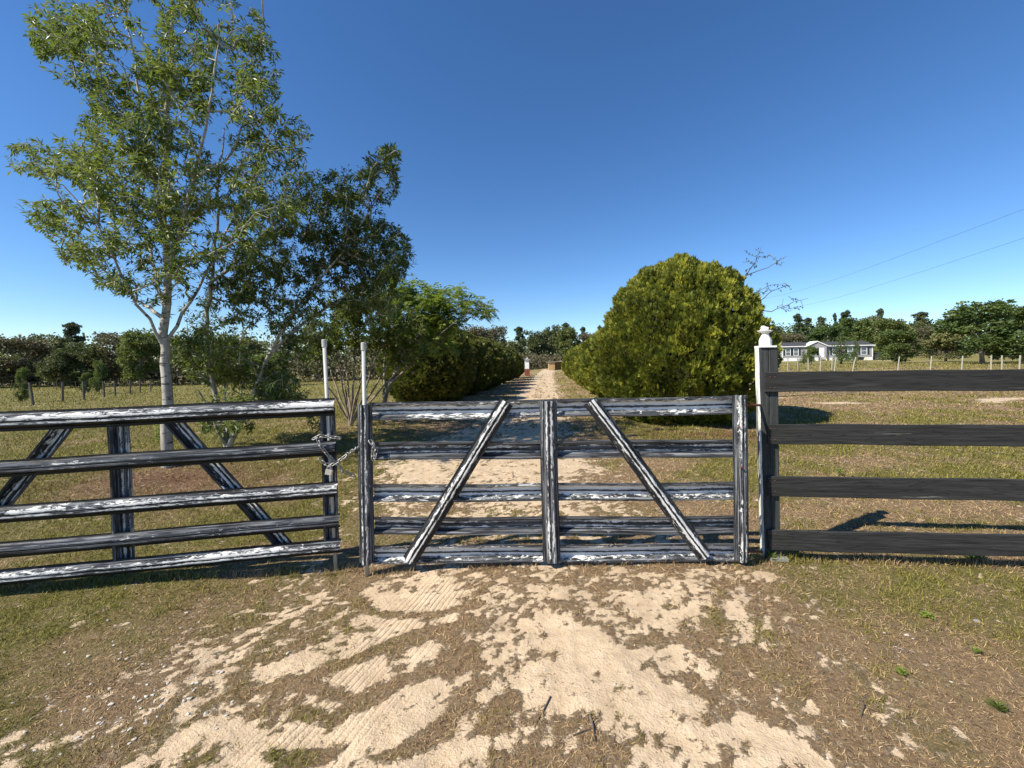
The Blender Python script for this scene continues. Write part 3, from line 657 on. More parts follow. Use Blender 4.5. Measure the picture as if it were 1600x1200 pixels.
# B: leaning multi-stem tree beside it
D = 6.8
skB = [PL([(357,703,.06),(342,650,.042),(322,520,.034),(332,430,.027),(342,300,.018),(350,200,.010)], D), PL([(357,700,.055),(385,640,.032,-.2),(425,545,.026,-.4),(470,470,.019,-.5),(540,390,.013,-.5),(600,290,.008,-.5)], D),
       PL([(357,700,.03),(352,640,.022,.2),(350,590,.015,.3)], D), PL([(357,700,.03),(375,640,.02,.2),(380,590,.013,.3)], D), PL([(357,700,.03),(335,660,.02,-.2),(310,610,.012,-.4)], D), PL([(420,555,.03,-.4),(480,500,.024,0),(560,450,.014,.2),(610,420,.008,.2)], D),
       PL([(330,440,.03),(380,400,.022,-.3),(440,340,.014,-.5)], D)]
blB = [(500,300,60,35),(545,290,40,35),(595,275,28,45,1.6),(608,248,16,24,2.5),(560,400,90,60,1),(520,340,90,40),(585,390,55,50,1.3),(480,400,90,50,1.2),(540,440,80,50,1.3),(590,470,40,40),(430,450,80,50),(380,420,60,50),(340,500,60,60,.8),(470,500,60,35),(390,300,60,60,.5),
       (335,560,55,40,2.3),(385,600,65,40,2.6),(300,545,40,32,1.6),(440,610,50,30,1.8),(320,620,35,30),(460,600,35,40,.9),(470,560,40,30,.8),(350,660,50,22,.9),(500,650,18,25,1)]
tree('leaning_tree', (357, 703), D, skB, blB, 3100, 1.15, 16, (.078, .0125), (M['bark_white'], M['leaf_b']), 'bushy dark-leaved tree with several pale stems, leaning right towards the gate', 'tree', hole=.40, seed=2)
# C: crape myrtle clump with bare fanning stems
D = 9.1
skC = [PL([(548,668,.05),(546,655,.045)], D)] + [PL([(548,664,.026),(548 + dx * .4, 620, .022, dz * .4), (548 + dx, ty, .012, dz)], D) for dx, ty, dz in
      [(-60,575,-.3),(-42,545,.3),(-25,530,-.4),(-8,540,.5),(8,525,-.2),(25,550,.4),(45,540,-.5),(68,555,.2),(90,560,-.2),(-15,580,.6),(20,590,-.6)]]
blC = [(520,510,50,40),(570,505,55,40),(620,510,45,35),(490,540,30,25),(560,470,50,25),(640,540,30,30),(600,550,40,20,.5)]
tree('multi_stem_shrub', (548, 668), D, skC, blC, 1050, 1.2, 14, (.085, .02), (M['bark_tan'], M['leaf_c']), 'shrubby tree with many bare tan stems fanning out behind the gap between the gates', 'tree', hole=.36, seed=3)
# D: feathery-leaved tree
D = 10.0
skD = [PL([(592,652,.055),(610,600,.045),(640,540,.035),(680,490,.022),(700,470,.012)], D), PL([(610,600,.03),(650,560,.022,-.4),(690,520,.015,-.5),(735,485,.010,-.6),(765,470,.006,-.6)], D), PL([(600,625,.03),(600,570,.022,.4),(610,500,.014,.5),(620,460,.008,.5)], D)]
b = skD[0][0][0]; gz = float(surf(b.x, b.y)); rt = root_at('feathery_tree', (b.x, b.y, gz), 'light green tree with drooping feathery fronds reaching over the dark hedge', 'tree')
tp = tips_in([(695,468,38,20),(738,484,30,15,1.1),(655,482,40,36,1.3),(622,475,28,40,1.2),(700,505,26,16),(650,530,45,24,1),(690,540,20,14)], 330, D, .9, 9, .3)
A_, par, rr, tid = grow(skD, tp, .1); A_ = A_ - np.array([[b.x, b.y, gz]]); wood(A_, par, rr, 'trunk', M['bark_grey'], rt)
cs = []; ds = []; ns = []; Ls = []
for t in tid:
    p = np.array(A_[t])
    for k in range(5):
        az = random.uniform(0, 6.28); out_ = np.array([math.cos(az), math.sin(az), random.uniform(-.3, 1.5)]); L = random.uniform(.25, .42); pos = p.copy()
        for s in range(9):
            f = s / 8; dirv = out_ + np.array([0, 0, -1.25 * f]); dirv /= np.linalg.norm(dirv); pos = pos + dirv * L / 9; sd_ = np.cross(dirv, [0, 0, 1]); sd_ /= np.linalg.norm(sd_)
            for sg in (-1, 1): cs.append(pos); ds.append(sd_ * sg + dirv * .35); ns.append([0, 0, 1]); Ls.append(.075 * math.sin(.5 + f * 2.3))
cs = np.array(cs); ds = np.array(ds); ds /= np.linalg.norm(ds, axis=1, keepdims=True); ns = np.array(ns, float) + rng.normal(0, .5, cs.shape); Ls = np.array(Ls) * 1.25
V = quads_from(cs, ds, ns, Ls, Ls * .22, .1); k = np.arange(len(cs))[:, None] * 4
MB().add(V, [k + np.array([[0, 2, 1]]), k + np.array([[0, 3, 2]])], rnd=np.repeat(np.clip(rng.normal(.5, .25, len(cs)), 0, 1), 4)).build('crown', M['leaf_d'], rt)
# E: nearly bare tree behind the big cedar
D = 13.5
skE = [PL([(1150,690,.11),(1150,560,.09),(1155,470,.05),(1165,430,.03)], D), PL([(1165,430,.02),(1180,410,.012),(1190,385,.006)], D), PL([(1165,430,.02),(1200,418,.012),(1230,400,.006)], D), PL([(1155,470,.03),(1185,455,.015),(1205,445,.006)], D),
       PL([(1155,480,.03),(1205,487,.016,-.3),(1240,472,.010,-.3),(1262,466,.005,-.3)], D), PL([(1155,500,.03),(1205,455,.014,.3),(1228,447,.008,.3)], D)]
b = skE[0][0][0]; gz = float(surf(b.x, b.y)); rt = root_at('bare_tree', (b.x, b.y, gz), 'nearly leafless grey tree with thin twigs showing behind the big rounded cedar', 'tree')
tp = tips_in([(1178,400,25,20),(1210,405,20,12),(1195,450,15,10),(1235,475,25,12),(1165,420,15,15),(1225,450,12,8)], 60, D, .5, 5, .2)
A_, par, rr, tid = grow(skE, tp, .1); A_ = A_ - np.array([[b.x, b.y, gz]]); rr = np.maximum(rr * .85, .0055); wood(A_, par, rr, 'trunk', M['bark_dark'], rt)
leaves(A_, par, tid, 4, .07, .02, .3, .9, 'crown', M['leaf_b'], rt)
# ---------------------------------------------------------------- golden cedars
def dome(f): return np.where(f > .35, np.sqrt(np.maximum(0, 1 - ((f - .35) / .65) ** 2)), np.sqrt(np.maximum(.02, 1 - ((.35 - f) / .43) ** 2)))
def sprays(n_, R_, H_t, seed, size=.13, low=.04, lump=.10):
    """fan-shaped sprays over a lumpy dome; returns verts, quads, rnd"""
    r2 = np.random.default_rng(seed); az = r2.uniform(0, 2 * np.pi, n_); f = np.where(r2.random(n_) < .8, r2.uniform(0, .9, n_), .35 + .65 * np.sin(r2.uniform(.5, 1, n_) * np.pi / 2)); zz = f * H_t; rr = dome(f)
    lo = (fbm(az * 1.9 + 3, zz * 1.5, seed, 3) - .5) + .8 * (fbm(az * 5.5, zz * 3.6, seed + 7, 2) - .5); lo2 = (fbm(np.cos(az) * 2.2 + 5, np.sin(az) * 2.2 + zz, seed + 3, 3) - .5)
    nc = int(85 * R_ * H_t / (R_ * .5 + .5)); ca = r2.uniform(0, 2 * np.pi, nc); cf = r2.uniform(0, 1, nc) ** .9; cr_ = dome(cf) * R_; C3 = np.stack([cr_ * np.cos(ca), cr_ * np.sin(ca), cf * H_t * .62], 1)
    p3 = np.stack([R_ * rr * np.cos(az), R_ * rr * np.sin(az), zz * .62], 1); dm = np.full(n_, 9.0)
    for q in C3: dm = np.minimum(dm, ((p3 - q) ** 2).sum(1))
    tuft = 1 - np.sqrt(dm) / .24; ab = .27 / R_ * np.clip(tuft, -.7, 1)
    k = 1 + ab + lump * (lo * 1.5 + lo2 * 1.5); inn = r2.uniform(0, 1, n_) ** 2 * .09
    x_ = R_ * rr * (k - inn) * np.cos(az); y_ = R_ * rr * (k - inn) * np.sin(az); z_ = zz * (1 + (k - 1) * .35) - inn * H_t * .4 * np.clip(f - .3, 0, 1) + .03
    el = np.arctan2((f - .35) / .65 * 1.0, rr + .05); outv = np.stack([np.cos(az) * np.cos(el), np.sin(az) * np.cos(el), np.sin(el)], 1); c = np.stack([x_, y_, z_], 1)
    up_ = outv * .75 + np.array([0, 0, .85]) + r2.normal(0, .28, (n_, 3)); up_ /= np.linalg.norm(up_, axis=1, keepdims=True)
    nrm = np.cross(up_, r2.normal(size=(n_, 3))) ; nrm /= np.linalg.norm(nrm, axis=1, keepdims=True); s = np.cross(nrm, up_)
    S = size * r2.uniform(.6, 1.4, n_); Vs = []
    angs = [-1.0, -.6, -.25, .1, .45, .85]; lens = [.62, .85, 1.0, .95, .8, .6]
    for a_, l_ in zip(angs, lens):
        d = up_ * math.cos(a_) + s * math.sin(a_); q = -up_ * math.sin(a_) + s * math.cos(a_); LL = (S * l_ * r2.uniform(.8, 1.2, n_))[:, None]; st = c + up_ * (S * .12)[:, None]
        bend = nrm * (LL * r2.uniform(-.25, .25, (n_, 1)))
        Vs.append(np.stack([st, st + d * LL * .6 + q * LL * .14 + bend * .4, st + d * LL + bend, st + d * LL * .6 - q * LL * .14 + bend * .4], 1))
    V = np.stack(Vs, 1).reshape(-1, 3); rn = np.clip(.52 + (fbm(az * 9, zz * 7, seed + 20, 2) - .5) * .9 + r2.normal(0, .16, n_) + .0 * ab, 0, 1)
    return V, np.arange(n_ * 6)[:, None] * 4 + np.array([[0, 1, 2, 3]]), np.repeat(rn, 24)
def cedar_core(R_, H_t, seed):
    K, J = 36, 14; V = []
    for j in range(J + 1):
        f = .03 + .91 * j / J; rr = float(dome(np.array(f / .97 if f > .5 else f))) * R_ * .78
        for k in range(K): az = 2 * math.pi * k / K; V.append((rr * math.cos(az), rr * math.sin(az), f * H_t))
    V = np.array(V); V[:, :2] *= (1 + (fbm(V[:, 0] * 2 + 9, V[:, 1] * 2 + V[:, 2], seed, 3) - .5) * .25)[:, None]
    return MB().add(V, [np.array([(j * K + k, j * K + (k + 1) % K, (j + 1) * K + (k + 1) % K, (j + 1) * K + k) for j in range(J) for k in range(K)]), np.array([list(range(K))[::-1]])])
M['cedar_inner'] = plain('shaded_inner_twigs', (.030, .028, .012), .95, .6, 18)  # near black core, shade of the hollows between sprays put into its colour
def cedar(X_, Y_, R_, H_t, n_, seed, mat, label, group, size=.13, low=.02):
    r_ = root_at('rounded_cedar', (X_, Y_, float(surf(X_, Y_)) - .02), label, 'cedar bush', group); V, Qd, rn = sprays(n_, R_, H_t, seed, size, low)
    MB().add(V, [Qd], rnd=rn).build('foliage', mat, r_); cedar_core(R_, H_t, seed).build('dark_inner_core', M['cedar_inner'], r_, True)
    mb = MB()
    for k in range(5):
        a = 1.25 * k; tube(mb, [(0.05 * math.cos(a), .05 * math.sin(a), -.1), (.3 * math.cos(a), .3 * math.sin(a), .6), (.5 * math.cos(a), .5 * math.sin(a), H_t * .6)], [.06, .045, .02], 7)
    mb.build('trunk', M['bark_grey'], r_); return r_
def twin(src, X_, Y_, s, sz, rz, label, group):
    r_ = src.copy(); COL.objects.link(r_); r_.location = (X_, Y_, float(surf(X_, Y_)) - .02); r_.scale = (s, s, sz); r_.rotation_euler = (0, 0, rz); tag(r_, label, 'cedar bush', group)
    for ch in src.children:
        c_ = ch.copy(); COL.objects.link(c_); c_.parent = r_
    return r_
GR, GL_ = 'golden cedars on the right of the driveway', 'cedars on the left of the driveway'
c1 = cedar(3.90, 9.6, 1.70, 3.50, 52000, 11, M['cedar'], 'large rounded golden green cedar bush just behind the tall fence post', GR, .085)
c2 = cedar(4.32, 13.4, 1.75, 2.75, 20000, 12, M['cedar'], 'golden cedar bush directly behind the largest one, second in the right row', GR, .11)
twin(c2, 4.62, 17.2, .98, .97, 1.9, 'third golden cedar bush of the right row along the driveway', GR)
twin(c2, 5.05, 21.5, .98, .93, 3.6, 'fourth golden cedar bush of the right row along the driveway', GR)
twin(c2, 5.55, 27, 1.0, .92, 5.0, 'fifth golden cedar bush of the right row along the driveway', GR)
twin(c2, 6.25, 35, 1.0, .95, .8, 'last golden cedar bush of the right row, opposite the far wooden shed', GR)
l1 = cedar(-3.05, 15.0, 1.45, 2.95, 15000, 21, M['cedar_shaded'], 'dark cedar bush nearest the gate in the left row', GL_, .115)
for i, (X_, Y_, s, sz, rz, lb) in enumerate([(-2.75, 18.6, 1.1, .92, 1.2, 'second cedar bush of the left row, half hidden by feathery branches'), (-2.5, 22, 1.15, .95, 2.3, 'third cedar bush of the left row along the driveway'),
        (-2.25, 26, 1.2, .98, 3.5, 'fourth cedar bush of the left row along the driveway'), (-1.95, 30.5, 1.2, 1.0, 4.4, 'fifth cedar bush of the left row along the driveway'), (-1.5, 36, 1.25, 1.02, 5.3, 'sixth cedar bush of the left row along the driveway'),
        (-.9, 42.5, 1.3, 1.05, .4, 'last cedar bush of the left row, beside the white topped brick pier')]): twin(l1, X_, Y_, s, sz, rz, lb, GL_)
# ---------------------------------------------------------------- far trees
def far_mesh(kind, seed, mats):
    """a tree about 8 m tall: trunk object and crown object at the origin"""
    r2 = np.random.default_rng(seed); H0 = 8.0; blobs = []
    if kind in ('oak', 'brown', 'round'):
        for k in range(38):
            f = r2.uniform(0, 1); a = r2.uniform(0, 6.28); z = 1.0 + 6.3 * f; rm_ = 3.0 * math.sqrt(max(.05, 1 - ((f - .40) / .72) ** 2)) * r2.uniform(.25, 1.0)
            blobs.append((rm_ * math.cos(a), rm_ * math.sin(a), z, r2.uniform(.6, 1.2), r2.uniform(.5, .95)))
        nf_, sz = 6500, (.30 if kind != 'brown' else .24)
    elif kind == 'pine':
        for k in range(46):
            f = r2.uniform(0, 1) ** .8; a = r2.uniform(0, 6.28); z = 2.6 + 5.2 * f; rm_ = (1.9 * (1 - f) + .35) * r2.uniform(.3, 1.1)
            blobs.append((rm_ * math.cos(a), rm_ * math.sin(a), z, r2.uniform(.25, .65), r2.uniform(.2, .4)))
        nf_, sz = 5200, .22
    else:                                              # small upright conifer
        for k in range(16):
            f = k / 15; a = r2.uniform(0, 6.28); rm_ = 1.0 * (1 - f) * .7; blobs.append((rm_ * math.cos(a), rm_ * math.sin(a), 1.0 + 6.6 * f, 1.3 * (1 - f) + .35, .6))
        nf_, sz = 2200, .2
    B_ = np.array(blobs); wts = B_[:, 3] ** 2 * B_[:, 4]; idx = r2.choice(len(B_), nf_, p=wts / wts.sum()); q = r2.normal(size=(nf_, 3)); q /= np.linalg.norm(q, axis=1, keepdims=True); q *= r2.uniform(.3, 1.15, (nf_, 1))
    c = B_[idx, :3] + q * np.stack([B_[idx, 3], B_[idx, 3], B_[idx, 4]], 1)
    d = q + r2.normal(0, .6, (nf_, 3)); d /= np.linalg.norm(d, axis=1, keepdims=True); nn = np.cross(d, r2.normal(size=(nf_, 3))); nn /= np.linalg.norm(nn, axis=1, keepdims=True)
    LL = sz * r2.uniform(.6, 1.5, nf_); V = quads_from(c - d * (LL / 2)[:, None], d, nn, LL, LL * .38, .2); k = np.arange(nf_)[:, None] * 4
    rn = np.clip(.5 + (r2.uniform(0, 1, len(B_))[idx] - .5) * .8 + r2.normal(0, .15, nf_), 0, 1)
    mbc = MB().add(V, [k + np.array([[0, 2, 1]]), k + np.array([[0, 3, 2]])], rnd=np.repeat(rn, 4)); mbt = MB()
    top = 7.4 if kind == 'pine' else 5.5; bend = r2.uniform(-.3, .3, 2)
    tube(mbt, [(0, 0, -.3), (bend[0] * .4, bend[1] * .4, top * .4), (bend[0], bend[1], top)], [.20, .14, .04], 7)
    for bb in B_[r2.choice(len(B_), 10, replace=False)]:
        z0 = max(1.2, bb[2] * .55); f = z0 / top; s0 = (bend[0] * f, bend[1] * f, z0); tube(mbt, [s0, ((s0[0] + bb[0]) / 2, (s0[1] + bb[1]) / 2, (z0 + bb[2]) / 2 + .2), tuple(bb[:3])], [.08, .055, .02], 5)
    return mbt, mbc
protos = {}
KM = dict(oak=('bark_dark', 'far_oak'), brown=('bark_grey', 'far_brown'), round=('bark_grey', 'far_green'), pine=('bark_dark', 'far_pine'), conifer=('bark_dark', 'far_green'))
def far_tree(kind, var, px, D, top_py, wpx, label, group=None, name=None):
    """stands on the terrain at depth D; height and spread measured off the photo"""
    X_, Y_, z = ground_at(px, D); topz = P(px, top_py, D).z; h_ = max(.5, topz - z); wd = wpx / F * D
    nm_ = name or dict(oak='oak_tree', brown='scrub_oak', round='broadleaf_tree', pine='pine_tree', conifer='conifer_tree')[kind]
    natural = dict(oak=6.6, brown=6.6, round=6.6, pine=4.2, conifer=2.9)[kind]
    r_ = root_at(nm_, (X_, Y_, z), label, 'tree', group); r_.scale = (wd / natural, wd / natural, h_ / 8.0); r_.rotation_euler = (0, 0, random.uniform(0, 6.28))
    key = (kind, var)
    if key not in protos:
        mt, mc = far_mesh(kind, 300 + var * 17 + len(kind), None); a = mt.build('trunk', M[KM[kind][0]], r_, True); b_ = mc.build('crown', M[KM[kind][1]], r_); protos[key] = (a, b_)
    else:
        for s_ in protos[key]: c_ = s_.copy(); COL.objects.link(c_); c_.parent = r_
    return r_
TL, TC, TR = 'trees along the left edge of the pasture', 'trees closing the end of the driveway', 'trees behind the distant house'
FT = [('brown',0,-45,55,528,100,'brownish scrub oak cut by the left edge of the photo',TL),('brown',1,35,58,522,95,'brownish scrub oak behind the leftmost small sapling',TL),('oak',0,75,66,520,70,'grey green oak between the brown scrub oak and the tall pine',TL),
 ('pine',0,112,62,505,52,'tallest dark pine left of the pale trunk, standing above the left tree line',TL),('oak',1,135,54,530,70,'dark green oak in front of the tall left pine',TL),('oak',0,95,52,545,60,'low dark oak at the foot of the tall left pine',TL),
 ('brown',0,180,56,517,80,'wide brown oak just left of the pale trunk',TL),('round',0,218,53,513,62,'fresh green tree touching the pale trunk on its left side',TL),('oak',1,255,60,520,80,'oak directly behind the pale trunk',TL),('brown',1,310,62,525,90,'brown oak seen through the stems of the leaning tree',TL),
 ('oak',0,375,64,522,90,'dark oak behind the middle of the leaning tree',TL),('pine',1,452,70,520,50,'pine showing above the brush left of the white pipes',TL),('round',1,425,46,548,70,'yellow green low tree left of the white pipes',TL),('oak',1,505,66,528,90,'oak behind the taller white pipe',TL),
 ('brown',0,575,70,528,90,'brown oak behind the shorter white pipe',TL),('oak',0,650,75,525,80,'oak hidden behind the feathery tree',TL),
 ('brown',1,742,105,506,60,'grey twiggy oak left of the driveway end',TC),('brown',0,778,112,508,50,'grey brown oak above the left hedge',TC),('pine',1,812,118,510,34,'dark pine just right of the twiggy oaks',TC),('oak',1,835,115,512,50,'dark oak above the white topped pier',TC),('oak',0,862,120,507,50,'broad dark oak above the small wooden shed',TC),
 ('round',0,888,116,510,44,'grey green tree right of the wooden shed',TC),('pine',0,884,124,505,30,'pine peeking out over the shed',TC),('pine',1,912,126,510,22,'thin pine left of the golden cedars',TC),('brown',1,925,112,516,50,'brown tree touching the tops of the golden cedars',TC),('pine',0,938,128,509,18,'last thin pine before the golden cedars',TC),('oak',1,800,104,530,60,'low oak behind the end of the left hedge',TC),
 ('oak',0,960,120,520,60,'oak hidden behind the second golden cedar',TC),
 ('oak',1,1205,118,505,60,'oak half hidden by the big golden cedar',TR),('pine',0,1247,122,491,30,'left pine above the distant house',TR),('pine',1,1263,126,496,28,'second pine above the left end of the distant house',TR),('brown',0,1240,105,520,52,'brown tree behind the left end of the house',TR),
 ('pine',1,1284,124,494,26,'pine above the porch gable of the house',TR),('round',1,1292,104,507,56,'bright green tree behind the house gable',TR),('pine',0,1305,130,490,14,'thin young pine above the house roof',TR),('pine',1,1322,120,485,32,'tallest pine above the middle of the house',TR),
 ('round',0,1335,108,495,60,'large green tree behind the right half of the house',TR),('oak',0,1362,115,492,50,'oak above the right end of the house',TR),('pine',0,1376,118,483,24,'pine right of the house with a narrow top',TR),('round',1,1392,100,495,54,'green tree behind the round yard tree',TR),
 ('oak',1,1424,112,500,50,'oak between the yard tree and the wide topped pine',TR),('pine',1,1440,116,487,44,'wide flat topped pine left of the big right tree',TR),('brown',1,1468,90,506,60,'brown green tree left of the big right tree',TR),
 ('round',0,1535,52,470,112,'big spreading green tree near the right edge of the photo','large trees at the right edge'),('round',1,1598,58,474,90,'big green tree cut by the right edge of the photo','large trees at the right edge'),('oak',0,1478,66,512,60,'dull green tree tucked against the big right tree','large trees at the right edge'),
 ('round',1,1403,60,513,56,'round green yard tree right of the distant house',None),('conifer',0,1314,62,517,26,'dark green conical tree standing in front of the house',None),('round',0,1268,64,540,20,'small dark yard tree in front of the left windows of the house',None),
 ('conifer',1,1337,66,520,12,'slim pale sapling in front of the right half of the house',None),('conifer',1,1256,66,545,13,'tiny shrub in front of the left end of the house',None),
 ('round',1,34,23,571,17,'leftmost young leafy sapling by the leaning wire fence post',None),('round',0,155,34,562,22,'young green sapling by the wire fence, nearer the pale trunk',None),('round',1,133,36,580,14,'smallest sapling in the left pasture beside the fence post',None),
 ('oak',1,1700,60,480,120,'oak beyond the right edge','large trees at the right edge'),('oak',0,-150,60,520,120,'oak beyond the left edge',TL)]
for k_, v_, px, D_, tp_, wp_, lb, gp in FT: far_tree(k_, v_, px, D_, tp_, wp_, lb, gp)
# undergrowth and the wood beyond
def scrub(name, pts, hgt, wid, n_, mat, label, sz=.35, seed=5):
    r2 = np.random.default_rng(seed); P2 = np.array(pts, float); L = np.concatenate([[0], np.cumsum(np.hypot(*np.diff(P2, axis=0).T))]); u = r2.uniform(0, L[-1], n_); xx = np.interp(u, L, P2[:, 0]) + r2.normal(0, wid, n_); yy = np.interp(u, L, P2[:, 1]) + r2.normal(0, wid, n_)
    hh = hgt * (.45 + 1.1 * fbm(u * .35, u * 0, seed, 3)) * (1 - .0 * u); z = g(xx, yy) + hh * r2.uniform(0, 1, n_) ** .8; c = np.stack([xx, yy, z], 1); d = rdir(n_); nn = rdir(n_); LL = sz * r2.uniform(.6, 1.5, n_); V = quads_from(c, d, nn, LL, LL * .4, .2); k = np.arange(n_)[:, None] * 4
    rn = np.clip(fbm(u * .5, u * 0 + 3, seed + 2, 2) + r2.normal(0, .2, n_), 0, 1)
    tag(MB().add(V, [k + np.array([[0, 2, 1]]), k + np.array([[0, 3, 2]])], rnd=np.repeat(rn, 4)).build(name, mat), label, 'undergrowth', kind='stuff')
scrub('undergrowth', [(-85, 62), (-55, 60), (-38, 58), (-25, 62), (-10, 78), (2, 100), (14, 116), (40, 122)], 3.4, 2.2, 26000, M['far_brown'], 'brown and dark green scrub along the foot of the left and far trees', .4, 5)
scrub('distant_wood', [(-160, 90), (-90, 95), (-40, 110), (0, 150), (40, 165), (90, 170)], 8.5, 5, 42000, M['far_oak'], 'distant dark wood seen as one mass behind the tree lines', .6, 6)
scrub('distant_wood', [(52, 130), (80, 128), (110, 130), (135, 118)], 7.5, 5, 26000, M['far_green'], 'green wood seen as one mass behind the house and right trees', .55, 7)
# ---------------------------------------------------------------- mobile home
D0, D1 = 88, 84; a = ground_at(1222, D0); b = ground_at(1364, D1); a.z = P(1222, 567.3, D0).z; b.z = P(1364, 562.3, D1).z
L = (b - a).length; hz = (a.z + b.z) / 2; yawh = math.atan2(b.y - a.y, b.x - a.x)
hr = root_at('mobile_home', (a.x, a.y, hz), 'long grey mobile home with white skirting, white trim and dark shutters', 'house'); hr.rotation_euler = (0, 0, yawh)
siding = NT('grey_lap_siding', .7); ov = siding.obj(); sz_ = siding.n('ShaderNodeSeparateXYZ'); siding.l(ov, sz_.inputs[0]); fr = siding.math('FRACT', siding.math('MULTIPLY', sz_.outputs[2], 5.0)); siding.col(siding.mix(siding.ramp(fr, [(0, 1.), (.15, 0.)]), (.30, .30, .31), (.15, .15, .16))); siding.bump(fr, .4, .02)
whitep = plain('white_trim_paint', (.78, .78, .77), .6, .06); shing = plain('charcoal_shingles', (.055, .055, .06), .9, .3, 3); shut = plain('navy_shutter', (.03, .035, .05), .6, .1); glass = NT('window_glass', .12); glass.col((.10, .13, .15)); glass = glass.m
DP = 8.0; SK = .85; WH = 2.35
mb = MB(); box(mb, (L / 2, DP / 2, SK + WH / 2), (L, DP, WH)); mb.build('wall', siding.m, hr)
mb = MB(); xh = L * .84, L * .915
box(mb, (xh[0] / 2, DP / 2, SK / 2 - .25), (xh[0], DP - .06, SK + .5)); box(mb, ((xh[1] + L) / 2, DP / 2, SK / 2 - .25), (L - xh[1], DP - .06, SK + .5)); mb.build('skirting', whitep, hr)
mb = MB(); V = [(-.3, -.35, SK + WH), (L + .3, -.35, SK + WH), (L + .3, DP + .3, SK + WH), (-.3, DP + .3, SK + WH), (-.3, DP / 2, SK + WH + 1.1), (L + .3, DP / 2, SK + WH + 1.1), (-.3, -.35, SK + WH + .14), (L + .3, -.35, SK + WH + .14), (L + .3, DP + .3, SK + WH + .14), (-.3, DP + .3, SK + WH + .14)]
mb.add(V, [np.array([(0, 3, 2, 1), (6, 7, 5, 4), (8, 9, 4, 5), (0, 1, 7, 6), (2, 3, 9, 8)]), np.array([(0, 6, 4, 9, 3)]), np.array([(1, 2, 8, 5, 7)])]); mb.build('roof', shing, hr)
mb = MB(); box(mb, (L / 2, -.37, SK + WH + .05), (L + .6, .05, .17)); box(mb, (L - .07, -.012, SK + WH / 2), (.15, .03, WH)); box(mb, (.07, -.012, SK + WH / 2), (.15, .03, WH)); mb.build('trim', whitep, hr)
gx0, gx1 = L * .28, L * .49; gmz = SK + WH + .95; gf = -.55
mb = MB(); mb.add([(gx0, gf, SK), (gx1, gf, SK), (gx1, gf, SK + WH), ((gx0 + gx1) / 2, gf, gmz), (gx0, gf, SK + WH), (gx0, .02, SK), (gx1, .02, SK), (gx1, .02, SK + WH), ((gx0 + gx1) / 2, 2.5, gmz), (gx0, .02, SK + WH)], [np.array([(0, 1, 2, 3, 4)]), np.array([(0, 4, 9, 5), (1, 6, 7, 2), (4, 3, 8, 9), (3, 2, 7, 8)])]); mb.build('porch_gable', siding.m, hr)
mb = MB()
for s_ in (-1, 1):
    xm = (gx0 + gx1) / 2; xe = gx0 - .3 if s_ < 0 else gx1 + .3; ze = SK + WH - .05
    mb.add([(xm, gf - .2, gmz + .02), (xe, gf - .2, ze), (xe, gf - .2, ze + .16), (xm, gf - .2, gmz + .20), (xm, 3, gmz + .02), (xe, 1, ze), (xe, 1, ze + .16), (xm, 3, gmz + .20)], [BOXF])
mb.build('gable_roof', whitep, hr)
mb = MB(); box(mb, ((gx0 + gx1) / 2, gf + .25, SK / 2 - .25), (gx1 - gx0, .5, SK + .5)); mb.build('gable_skirting', whitep, hr)
def window(xc, wd, hh, y0, sh=True):
    z0 = SK + 1.25; mb = MB()
    for dx in (-1, 1): box(mb, (xc + dx * (wd / 2 + .04), y0 - .03, z0), (.09, .06, hh + .16))
    for dz in (-1, 0, 1): box(mb, (xc, y0 - .032, z0 + dz * (hh / 2 + .04 * (dz != 0))), (wd, .055, .08))
    f = mb.build('window', whitep, hr); mb = MB(); box(mb, (xc, y0 - .008, z0), (wd, .014, hh)); mb.build('pane', glass, f)
    if sh:
        for dx in (-1, 1): mb = MB(); box(mb, (xc + dx * (wd / 2 + .30), y0 - .02, z0), (.36, .04, hh + .16)); mb.build('shutter', shut, hr)
for fx, wd in ((.07, .8), (.16, .8), (.60, .95), (.76, .8), (.905, .95)): window(L * fx, wd, 1.35, 0)
window(L * .345, .95, 1.35, gf)
mb = MB(); box(mb, (L * .435, gf - .03, SK + 1.02), (.92, .05, 2.04)); dr_ = mb.build('door', whitep, hr)
mb = MB(); box(mb, (L * .435 + .35, gf - .08, SK + 1.0), (.06, .05, .06)); mb.build('handle', M['blackmetal'], dr_)
mb = MB()
for k in range(4): box(mb, (L * .435, gf - .35 - .28 * k, SK - .12 - .2 * k), (1.3, .28, .06))
for s_ in (-1, 1):
    for k in range(4): box(mb, (L * .435 + s_ * .7, gf - .3 - .3 * k, SK * .5 + .25 - .18 * k), (.07, .07, 1.3))
    tube(mb, [(L * .435 + s_ * .7, gf - .15, SK + .9), (L * .435 + s_ * .7, gf - 1.3, SK + .15)], .05, 6)
mb.build('steps', plain('grey_timber', (.12, .10, .09), .8), hr)
# dark parked trailer or low shed beside the home
p_ = ground_at(1381, 84); p_.z = hz; sr_ = root_at('garden_shed', p_, 'low dark shed at the right end of the mobile home', 'shed'); mb = MB(); box(mb, (0, 0, .8), (3.4, 2.5, 1.7)); mb.build('wall', plain('dark_shed_wall', (.035, .037, .045), .7), sr_)
mb = MB(); mb.add([(-1.9, -1.4, 1.66), (1.9, -1.4, 1.5), (1.9, 1.4, 1.5), (-1.9, 1.4, 1.66), (-1.9, -1.4, 1.8), (1.9, -1.4, 1.64), (1.9, 1.4, 1.64), (-1.9, 1.4, 1.8)], [BOXF]); mb.build('roof', shing, sr_)
